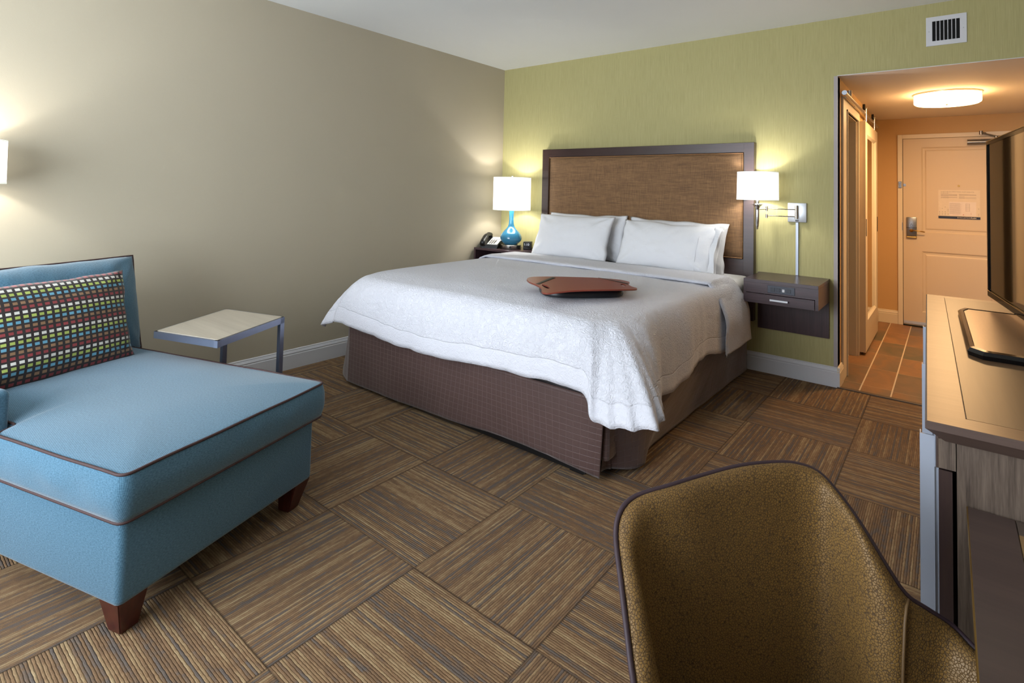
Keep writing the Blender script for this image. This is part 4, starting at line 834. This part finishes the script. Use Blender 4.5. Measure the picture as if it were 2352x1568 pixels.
bmesh.ops.recalc_face_normals(bm, faces=bm.faces[:]); finish('top_border', bm, [M['ctop'], M['cedge_shaded']], parent=t)
finish('top_inlay', cbox(bw, cw, bw, cl - bw, zt - 0.002, zt + 0.0004), M['cinlay'], parent=t)
bm = BM(); tube(bm, [TC @ Vector((bw, bw, zt + .0002)), TC @ Vector((bw, cl - bw, zt + .0002))], 0.0011, 5); finish('inlay_line', bm, M['cdark'], parent=t)
y0 = 0.040
finish('side_panel', cbox(0.047, cw, y0, y0 + 0.02, 0.0, zt - 0.0405), M['cside'], parent=t)
finish('side_panel', cbox(0.047, cw, cl - 0.05, cl - 0.03, 0.0, zt - 0.0405), M['cside'], parent=t)
finish('carcass', cbox(0.055, cw, y0 + 0.021, cl - 0.051, 0.0, zt - 0.041), M['cdark'], parent=t)
nd = 3; dl = (cl - 0.03 - y0) / nd
for k in range(nd):
    a = y0 + k * dl; b = a + dl - 0.004
    finish('drawer_front', cbox(0.020, 0.0455, a, b, 0.755, zt - 0.0405), M['cside'], parent=t)
    dd = finish('cabinet_door', cbox(0.020, 0.0405, a + 0.001, b, 0.06, 0.7515), M['cdark'], parent=t)
    bm = BM(); box(bm, -0.0085, 0.014, a + 0.0, a + 0.004, 0.06, 0.812, T=TC); box(bm, -0.0085, -0.0065, a + 0.003, a + 0.022, 0.06, 0.812, T=TC); box(bm, 0.010, 0.0205, a + 0.004, a + 0.007, 0.06, 0.752, T=TC)
    q = finish('metal_edge_pull', bm, M['alu'], parent=dd)
finish('plinth', cbox(0.05, cw, y0 + 0.01, cl - 0.06, 0.0, 0.055), M['dark'], parent=t) if False else None

# ================================================================ TELEVISION
tv_t = Vector((-.122, .9925, 0)).normalized(); tv_n = Vector((-tv_t.y, tv_t.x, 0)); far = Vector((3.664, -1.55, 0)); Wtv = 0.96; tz0, tz1 = 0.914, 1.488
t = thing('television', 'flat black television on a low glossy stand on the console', 'television', (3.75, -1.99, 0.85))
TT = Matrix(((tv_t.x, -tv_n.x, 0, far.x), (tv_t.y, -tv_n.y, 0, far.y), (0, 0, 1, 0), (0, 0, 0, 1)))   # local x along width (towards far, so negative = near), local y = back
bm = BM(); b = 0.012
for q in ((-Wtv, 0, tz0, tz0 + 0.020), (-Wtv, 0, tz1 - b, tz1), (-Wtv, -Wtv + b, tz0 + 0.020, tz1 - b), (-b, 0, tz0 + 0.020, tz1 - b)): box(bm, q[0], q[1], 0.0, 0.045, q[2], q[3], T=TT)
bmesh.ops.recalc_face_normals(bm, faces=bm.faces[:]); bz = finish('bezel', bm, M['gloss'], parent=t)
bm = BM(); tube(bm, [TT @ Vector((-Wtv + .003, -0.001, tz0 + .0205)), TT @ Vector((-0.003, -0.001, tz0 + .0205))], 0.0012, 5); finish('metal_trim_line', bm, M['brass'], parent=bz)
bm = BM(); tube(bm, [TT @ Vector((-Wtv + .003, -0.001, tz1)), TT @ Vector((-0.003, -0.001, tz1))], 0.0015, 5); finish('metal_trim_line', bm, M['brass'], parent=bz)
bm = BM(); box(bm, -Wtv + b, -b, 0.004, 0.02, tz0 + 0.02, tz1 - b, T=TT); bmesh.ops.recalc_face_normals(bm, faces=bm.faces[:]); finish('screen', bm, M['screen'], parent=t)
bm = BM(); box(bm, -Wtv + 0.1, -0.1, 0.0455, 0.085, tz0 + 0.06, tz1 - 0.08, bev=0.01, T=TT); bmesh.ops.recalc_face_normals(bm, faces=bm.faces[:]); finish('back_housing', bm, M['black'], parent=t)
# stand: chamfered glossy frame with brushed plate
bc = Vector((3.760, -1.995)); bo = [(3.576, -1.670), (3.592, -1.618), (3.93, -1.615), (3.95, -1.66), (3.95, -2.32), (3.93, -2.37), (3.618, -2.372), (3.589, -2.335)]
def offp(P, d):
    return [tuple(Vector((x, y)) + (bc - Vector((x, y))).normalized() * d) for x, y in P]
bm = BM(); R_ = []
for z, o in ((.8508, 0.004), (.862, 0.0), (.870, 0.012), (.871, 0.030), (.867, 0.034)): R_.append([(x, y, z) for x, y in offp(bo, o)])
V_ = grid(bm, R_, closed_u=True)
for f in bm.faces: f.smooth = False
bm.faces.new(V_[0]); bm.faces.new(V_[-1][::-1]); bmesh.ops.recalc_face_normals(bm, faces=bm.faces[:]); finish('stand_base', bm, M['gloss'], parent=t)
bm = BM(); prism(bm, offp(bo, 0.036), 0.8672, 0.8690); finish('stand_plate', bm, M['tvbase'], parent=t)
ctr = TT @ Vector((-Wtv / 2, 0.066, 0)); bm = BM(); box(bm, ctr.x - 0.02, ctr.x + 0.02, ctr.y - 0.05, ctr.y + 0.05, 0.8695, tz0 + 0.1, bev=0.008); finish('stand_neck', bm, M['gloss'], parent=t, smooth=True, angle=40)

# ================================================================ DESK
t = thing('desk', 'dark brown desk with tan inset abutting the near end of console', 'desk', (3.9, -3.4, 0))
dx0, dx1, dy0, dy1, dz = 3.574, 4.14, -4.05, -2.926, 0.70
bm = BM(); box(bm, dx0, dx0 + 0.066, dy0, dy1, dz - 0.03, dz, bev=0.0015, seg=1); finish('desk_border', bm, M['dtop'], parent=t)
for a_ in (dy1 - 0.052, dy0): finish('end_border', B1(dx0 + 0.0665, dx1, a_, a_ + 0.052, dz - 0.03, dz - 0.0002), M['dstrip'], parent=t)
finish('desk_inlay', B1(dx0 + 0.0665, dx1, dy0 + 0.0525, dy1 - 0.0525, dz - 0.03, dz - 0.0006), M['dtan'], parent=t)
bm = BM(); tube(bm, [(dx0 + 0.0005, dy0, dz - 0.0015), (dx0 + 0.0005, dy1, dz - 0.0015)], 0.0016, 6); finish('edge_band', bm, M['brass'], parent=t)
for (a, b_) in ((dx1 - 0.05, dy0 + 0.02), (dx1 - 0.05, dy1 - 0.07), (dx0 + 0.10, dy0 + 0.02)): finish('leg', B1(a, a + 0.045, b_, b_ + 0.045, 0, dz - 0.0305), M['cdark'], parent=t)
finish('apron', B1(dx0 + 0.16, dx1, dy1 - 0.03, dy1 - 0.012, dz - 0.10, dz - 0.0305), M['cdark'], parent=t)

# ================================================================ CHAISE
ca = math.radians(107.5); CN = (1.800, -3.735, 0)
t = thing('chaise', 'blue upholstered chaise with brown piping and tapered cherry legs', 'chaise', CN, ca)
TA = Rz(ca, CN)    # local x = along the foot end, local y = towards the backrest
UW, VD = 0.765, 1.50
bm = BM(); box(bm, 0.006, UW - 0.012, 0.006, VD, 0.100, 0.338, bev=0.020, seg=4, T=TA); bmesh.ops.recalc_face_normals(bm, faces=bm.faces[:]); finish('base', bm, M['blue'], parent=t, smooth=True, angle=60)
for (a, b) in ((0.012, 0.012), (UW - 0.10, 0.012), (0.012, VD - 0.1), (UW - 0.10, VD - 0.1)):
    b2 = bmesh.new(); cx = 0.02; pts = []
    dirx = 1 if a < 0.3 else -1; diry = 1 if b < 0.5 else -1; ox = a if dirx > 0 else a + 0.085; oy = b if diry > 0 else b + 0.085
    v = []
    for (z, s, o) in ((0.0, 0.052, 0.030), (0.108, 0.085, 0.0)):
        v.append([b2.verts.new((ox + dirx * (o + dx * s), oy + diry * (o + dy * s), z)) for dx, dy in ((0, 0), (1, 0), (1, 1), (0, 1))])
    b2.faces.new(v[0]); b2.faces.new(v[1])
    for k in range(4): b2.faces.new((v[0][k], v[0][(k + 1) % 4], v[1][(k + 1) % 4], v[1][k]))
    bmesh.ops.recalc_face_normals(b2, faces=b2.faces[:]); bmesh.ops.bevel(b2, geom=b2.edges[:], offset=0.003, segments=2, affect='EDGES')
    bmesh.ops.transform(b2, matrix=TA, verts=b2.verts); finish('leg', b2, M['cherry'], parent=t)
# T cushion: outline with notch around the arm
def cushion(outline, z0, z1, dome, T, seed, rnd=0.022, puff=0.012):
    """outline: dense closed polygon (local xy)."""
    n_ = len(outline); P = [Vector((x, y)) for x, y in outline]; c = Vector((0, 0))
    for p in P: c += p / n_
    nr = []
    for i in range(n_):
        d = P[(i + 1) % n_] - P[i - 1]; nn = Vector((d.y, -d.x)).normalized(); nr.append(nn)
    rows = []; uvs = []; per = [0]
    for i in range(1, n_): per.append(per[-1] + (P[i] - P[i - 1]).length)
    K = 8
    def pt(i, off, z): q = P[i] + nr[i] * off; return T @ Vector((q.x, q.y, z))
    side = []
    for k in range(K + 1):
        s = k / K; z = z0 + (z1 - z0) * s; side.append([pt(i, puff * math.sin(s * PI) + 0.006 * math.sin(s * PI) * noise.noise(Vector((per[i] * 9, s * 2, seed))), z + 0.004 * noise.noise(Vector((per[i] * 4, seed, 0))) * s) for i in range(n_)])
    bm = BM(); grid(bm, side, closed_u=True)
    # top: concentric rings to centre line
    top = [side[-1]]
    for s in (0.03, 0.07, 0.13, 0.22, 0.34, 0.48, 0.62, 0.76, 0.88, 1.0):
        row = []
        for i in range(n_):
            tgt = Vector((max(0.28, min(UW - 0.28, P[i].x)), max(0.3, min(0.95, P[i].y)))); q = P[i].lerp(tgt, s); z = z1 + dome * (1 - (1 - s) ** 2.6) + 0.004 * noise.noise(Vector((q.x * 4, q.y * 4, seed))); row.append(T @ Vector((q.x, q.y, z)))
        top.append(row)
    grid(bm, top, closed_u=True)
    bmesh.ops.remove_doubles(bm, verts=bm.verts[:], dist=0.0005); bmesh.ops.holes_fill(bm, edges=[e for e in bm.edges if e.is_boundary], sides=0); bmesh.ops.recalc_face_normals(bm, faces=bm.faces[:])
    uvl = bm.loops.layers.uv.verify(); Ti = T.inverted()
    for f in bm.faces:
        nn = Ti.to_3x3() @ f.normal; axx = max(range(3), key=lambda q: abs(nn[q]))
        for l in f.loops:
            q = Ti @ l.vert.co; l[uvl].uv = (q.y, q.z) if axx == 0 else (q.x, q.z) if axx == 1 else (q.x, q.y)
    return bm, side
def dense(poly, step=0.03, rad=0.03):
    out = []; n_ = len(poly)
    for i in range(n_):
        p0 = Vector(poly[i - 1]); p1 = Vector(poly[i]); p2 = Vector(poly[(i + 1) % n_]); r = min(rad, (p1 - p0).length * .45, (p2 - p1).length * .45)
        a = p1 + (p0 - p1).normalized() * r; b = p1 + (p2 - p1).normalized() * r
        for k in range(5): s = k / 4; out.append((a * (1 - s) ** 2 + p1 * 2 * s * (1 - s) + b * s * s))
        c = p2 + (p1 - p2).normalized() * min(rad, (p2 - p1).length * .45); m_ = max(1, int((c - b).length / step))
        for k in range(1, m_): out.append(b.lerp(c, k / m_))
    return [tuple(p) for p in out]
outline = dense([(-0.012, -0.018), (UW + 0.015, -0.018), (UW + 0.010, 1.17), (0.062, 1.17), (0.062, 0.60), (-0.008, 0.585)])
bm, side = cushion(outline, 0.342, 0.470, 0.022, TA, 5.0)
cu = finish('seat_cushion', bm, M['blue'], parent=t, smooth=True)
for row, nm in ((side[-1], 'piping'), (side[0], 'piping')):
    bm = BM(); tube(bm, [p for p in row], 0.0042, 6, closed=True); finish(nm, bm, M['piping'], parent=cu, smooth=True)
# back cushion (leans on the hidden back frame) and arm
bk = finish('backrest', B1(0.0, UW - 0.01, 1.30, 1.495, 0.34, 0.80, bev=0.03, seg=4, T=TA), M['blue'], parent=t, smooth=True)
bm = pillow_bm(0.72, 0.46, 0.24, 8.0, wr=1.2, ear=0.012)
for v in bm.verts:   # squarer block cushion
    pass
TBk = TA @ Matrix.Translation(Vector((0.474, 1.195, 0.668))) @ Matrix.Rotation(math.radians(78), 4, 'X')
bmesh.ops.transform(bm, matrix=TBk, verts=bm.verts); bkc = finish('back_cushion', bm, M['blue'], parent=t, smooth=True)
pts = []
for (a, b) in [(x / 12, -1) for x in range(-12, 12)] + [(1, y / 12) for y in range(-12, 12)] + [(-x / 12, 1) for x in range(-12, 12)] + [(-1, -y / 12) for y in range(-12, 12)]:
    x = a * 0.36 * (1 - 0.012 * (1 - b * b)); y = b * 0.23 * (1 - 0.0132 * (1 - a * a)); pts.append(TBk @ Vector((x + 0.008 * 1.2 * noise.noise(Vector((b * 2.5, 8.0, a))) * abs(a) ** 3, y, 0.0)))
bm = BM(); tube(bm, pts, 0.0045, 6, closed=True); finish('piping', bm, M['piping'], parent=bkc, smooth=True)
bm = BM(); box(bm, -0.035, 0.054, 0.625, 1.495, 0.30, 0.585, bev=0.022, seg=5, T=TA); finish('armrest', bm, M['blue'], parent=t, smooth=True, angle=60)
# throw pillow
bm = pillow_bm(0.60, 0.40, 0.13, 12.0, wr=1.2, ear=0.03)
TPi = TA @ Matrix.Translation(Vector((0.365, 1.000, 0.662))) @ Matrix.Rotation(math.radians(-78) if False else math.radians(74), 4, 'X') @ Matrix.Rotation(math.radians(0), 4, 'Z')
bmesh.ops.transform(bm, matrix=TPi, verts=bm.verts)
o = finish('throw_pillow', bm, M['squares'], smooth=True); tag(o, 'rectangular dark throw pillow with rows of small coloured squares on chaise', 'throw pillow')

# ================================================================ C-SHAPED SIDE TABLE
t = thing('side_table', 'c-shaped side table with pale oak top and silver frame behind chaise', 'side table', (0.75, -2.9, 0))
pb_, pr_, pf_, pl_ = Vector((0.559, -2.932, 0)), Vector((0.937, -2.812, 0)), Vector((1.147, -3.223, 0)), Vector((0.793, -3.345, 0)); zt_ = 0.60
def bar(bm, a, b, z0, z1, w=0.022, inset=0.0):
    a = Vector(a); b = Vector(b); d = (b - a).normalized(); s = Vector((-d.y, d.x, 0)); q = [a, b, b + s * w, a + s * w]; prism(bm, [(p.x, p.y) for p in q], z0, z1)
bm = BM(); cen = (pb_ + pr_ + pf_ + pl_) / 4
quad = [pb_, pl_, pf_, pr_]
for i in range(4):
    a, b = quad[i], quad[(i + 1) % 4]; d = (b - a).normalized(); s = Vector((-d.y, d.x, 0)); s = s if s.dot(cen - a) > 0 else -s
    prism(bm, [(p.x, p.y) for p in (a, b, b + s * 0.018, a + s * 0.018)], zt_ - 0.030, zt_)
for c in (pb_, pr_):
    e = (cen - c).normalized(); f_dir = (pf_ - pr_).normalized(); g_dir = ((pb_ - pr_) if c is pr_ else (pr_ - pb_)).normalized()
    q = [c, c + g_dir * 0.018, c + g_dir * 0.018 + f_dir * 0.032, c + f_dir * 0.032]; prism(bm, [(p.x, p.y) for p in q], 0.0, zt_ - 0.001)
    q = [c, c + g_dir * 0.018, c + g_dir * 0.018 + f_dir * 0.42, c + f_dir * 0.42]; prism(bm, [(p.x, p.y) for p in q], 0.0, 0.022)
d = (pr_ - pb_).normalized(); s = (pf_ - pr_).normalized(); prism(bm, [(p.x, p.y) for p in (pb_, pr_, pr_ + s * 0.02, pb_ + s * 0.02)], 0.0, 0.022)
bmesh.ops.recalc_face_normals(bm, faces=bm.faces[:]); finish('metal_frame', bm, M['tblmetal'], parent=t)
bm = BM(); q = [c + (cen - c) * 0.045 for c in quad]; prism(bm, [(p.x, p.y) for p in q], zt_ - 0.012, zt_ + 0.0015); finish('table_top', bm, M['tbltop'], parent=t)

# ================================================================ DESK CHAIR
RIM = [(3.40, -3.74, .572), (3.345, -3.70, .578), (3.27, -3.625, .587), (3.214, -3.553, 0.6), (3.188, -3.522, 0.635), (3.158, -3.485, 0.675), (3.129, -3.447, 0.71), (3.124, -3.422, 0.735), (3.135, -3.389, 0.75), (3.175, -3.339, 0.762), (3.214, -3.278, 0.77), (3.256, -3.222, 0.778), (3.302, -3.17, 0.78), (3.333, -3.144, 0.778), (3.366, -3.134, 0.77), (3.403, -3.155, 0.75), (3.437, -3.182, 0.725), (3.467, -3.197, 0.69), (3.495, -3.2, 0.655), (3.522, -3.183, 0.635), (3.553, -3.166, 0.615), (3.582, -3.178, 0.6), (3.64, -3.21, .588), (3.70, -3.27, .580)]
RIM = [(x, y, z) for x, y, z in RIM]
cc = Vector((3.50, -3.45, 0))
t = thing('desk_chair', 'curved-back desk chair in gold-brown pebbled leatherette with dark piping', 'chair', (cc.x, cc.y, 0))
rim = catmull(RIM, 4); nR = len(rim); sect = []
cen = Vector((3.47, -3.42, 0))
for i, p in enumerate(rim):
    inn = Vector((cen.x - p.x, cen.y - p.y, 0)).normalized()
    hgt = p.z; zs = 0.43
    k = (hgt - zs)
    def Q(o, z): return Vector((p.x, p.y, 0)) + inn * o + Vector((0, 0, z))
    sect.append([Q(0.075, 0.36), Q(0.05, 0.44), Q(0.018, hgt - k * 0.45), Q(0.002, hgt - 0.03), Q(0.0, hgt), Q(0.012, hgt + 0.006), Q(0.026, hgt + 0.002), Q(0.037, hgt - 0.016), Q(0.048, hgt - k * 0.30), Q(0.058, hgt - k * 0.62), Q(0.070, zs + 0.02), Q(0.085, 0.40)])
bm = BM(); rows = [[sect[i][k] for i in range(nR)] for k in range(len(sect[0]))]
V_ = grid(bm, rows)
for e in (0, -1):
    try: bm.faces.new([r[e] for r in V_])
    except ValueError: pass
bmesh.ops.recalc_face_normals(bm, faces=bm.faces[:]); o = finish('chair_back', bm, M['chair'], parent=t, smooth=True)
m = o.modifiers.new('smooth', 'SUBSURF'); m.levels = 1; m.render_levels = 2
bm = BM(); tube(bm, [Vector(p) for p in rim], 0.0045, 8); finish('piping', bm, M['chairpipe'], parent=t, smooth=True)
# seams where arms meet the back (right and left)
for idx in (4 * 18 + 1,):
    bm = BM(); s = sect[idx]; tube(bm, [s[k] + (cen - Vector((s[k].x, s[k].y, 0))).normalized() * 0.0015 for k in (5, 6, 7, 8, 9, 10)], 0.0025, 6); finish('seam', bm, M['seam'], parent=t, smooth=True)
# seat
ell = []
for i in range(0, nR, 2):
    p = sect[i][10]; ell.append((p.x, p.y))
pl = [Vector((x, y)) for x, y in ell]; c2 = sum(pl, Vector((0, 0))) / len(pl)
front = [(3.70, -3.42), (3.62, -3.60), (3.50, -3.66)]
seatp = [tuple(v) for v in pl] + front
bm = BM(); R_ = []
cs = Vector((3.47, -3.43))
for z, s in ((.36, 0.96), (.40, 1.0), (.435, 0.99), (.455, 0.90), (.462, 0.6), (.464, 0.05)): R_.append([((cs + (Vector(p) - cs) * s).x, (cs + (Vector(p) - cs) * s).y, z) for p in seatp])
V_ = grid(bm, R_, closed_u=True); bm.faces.new(V_[0][::-1]); bm.faces.new(V_[-1]); bmesh.ops.recalc_face_normals(bm, faces=bm.faces[:]); finish('seat', bm, M['chair'], parent=t, smooth=True, angle=60)
bm = BM(); tube(bm, [(cs.x, cs.y, 0.12), (cs.x, cs.y, 0.36)], 0.028, 16); finish('gas_post', bm, M['black'], parent=t, smooth=True, angle=40)
for k in range(5):
    a = k * 2 * PI / 5 + 0.35; e = Vector((cs.x + 0.24 * math.cos(a), cs.y + 0.24 * math.sin(a), 0.075)); bm = BM(); tube(bm, [(cs.x, cs.y, 0.13), tuple(e)], 0.018, 8); lg = finish('base_spoke', bm, M['black'], parent=t, smooth=True, angle=40)
    bm = BM(); s = Vector((-math.sin(a), math.cos(a), 0)); tube(bm, [Vector((e.x, e.y, 0.028)) - s * 0.016, Vector((e.x, e.y, 0.028)) + s * 0.016], 0.028, 14); tube(bm, [(e.x, e.y, 0.03), (e.x, e.y, 0.075)], 0.008, 8); finish('caster', bm, M['rubber'], parent=lg, smooth=True, angle=40)
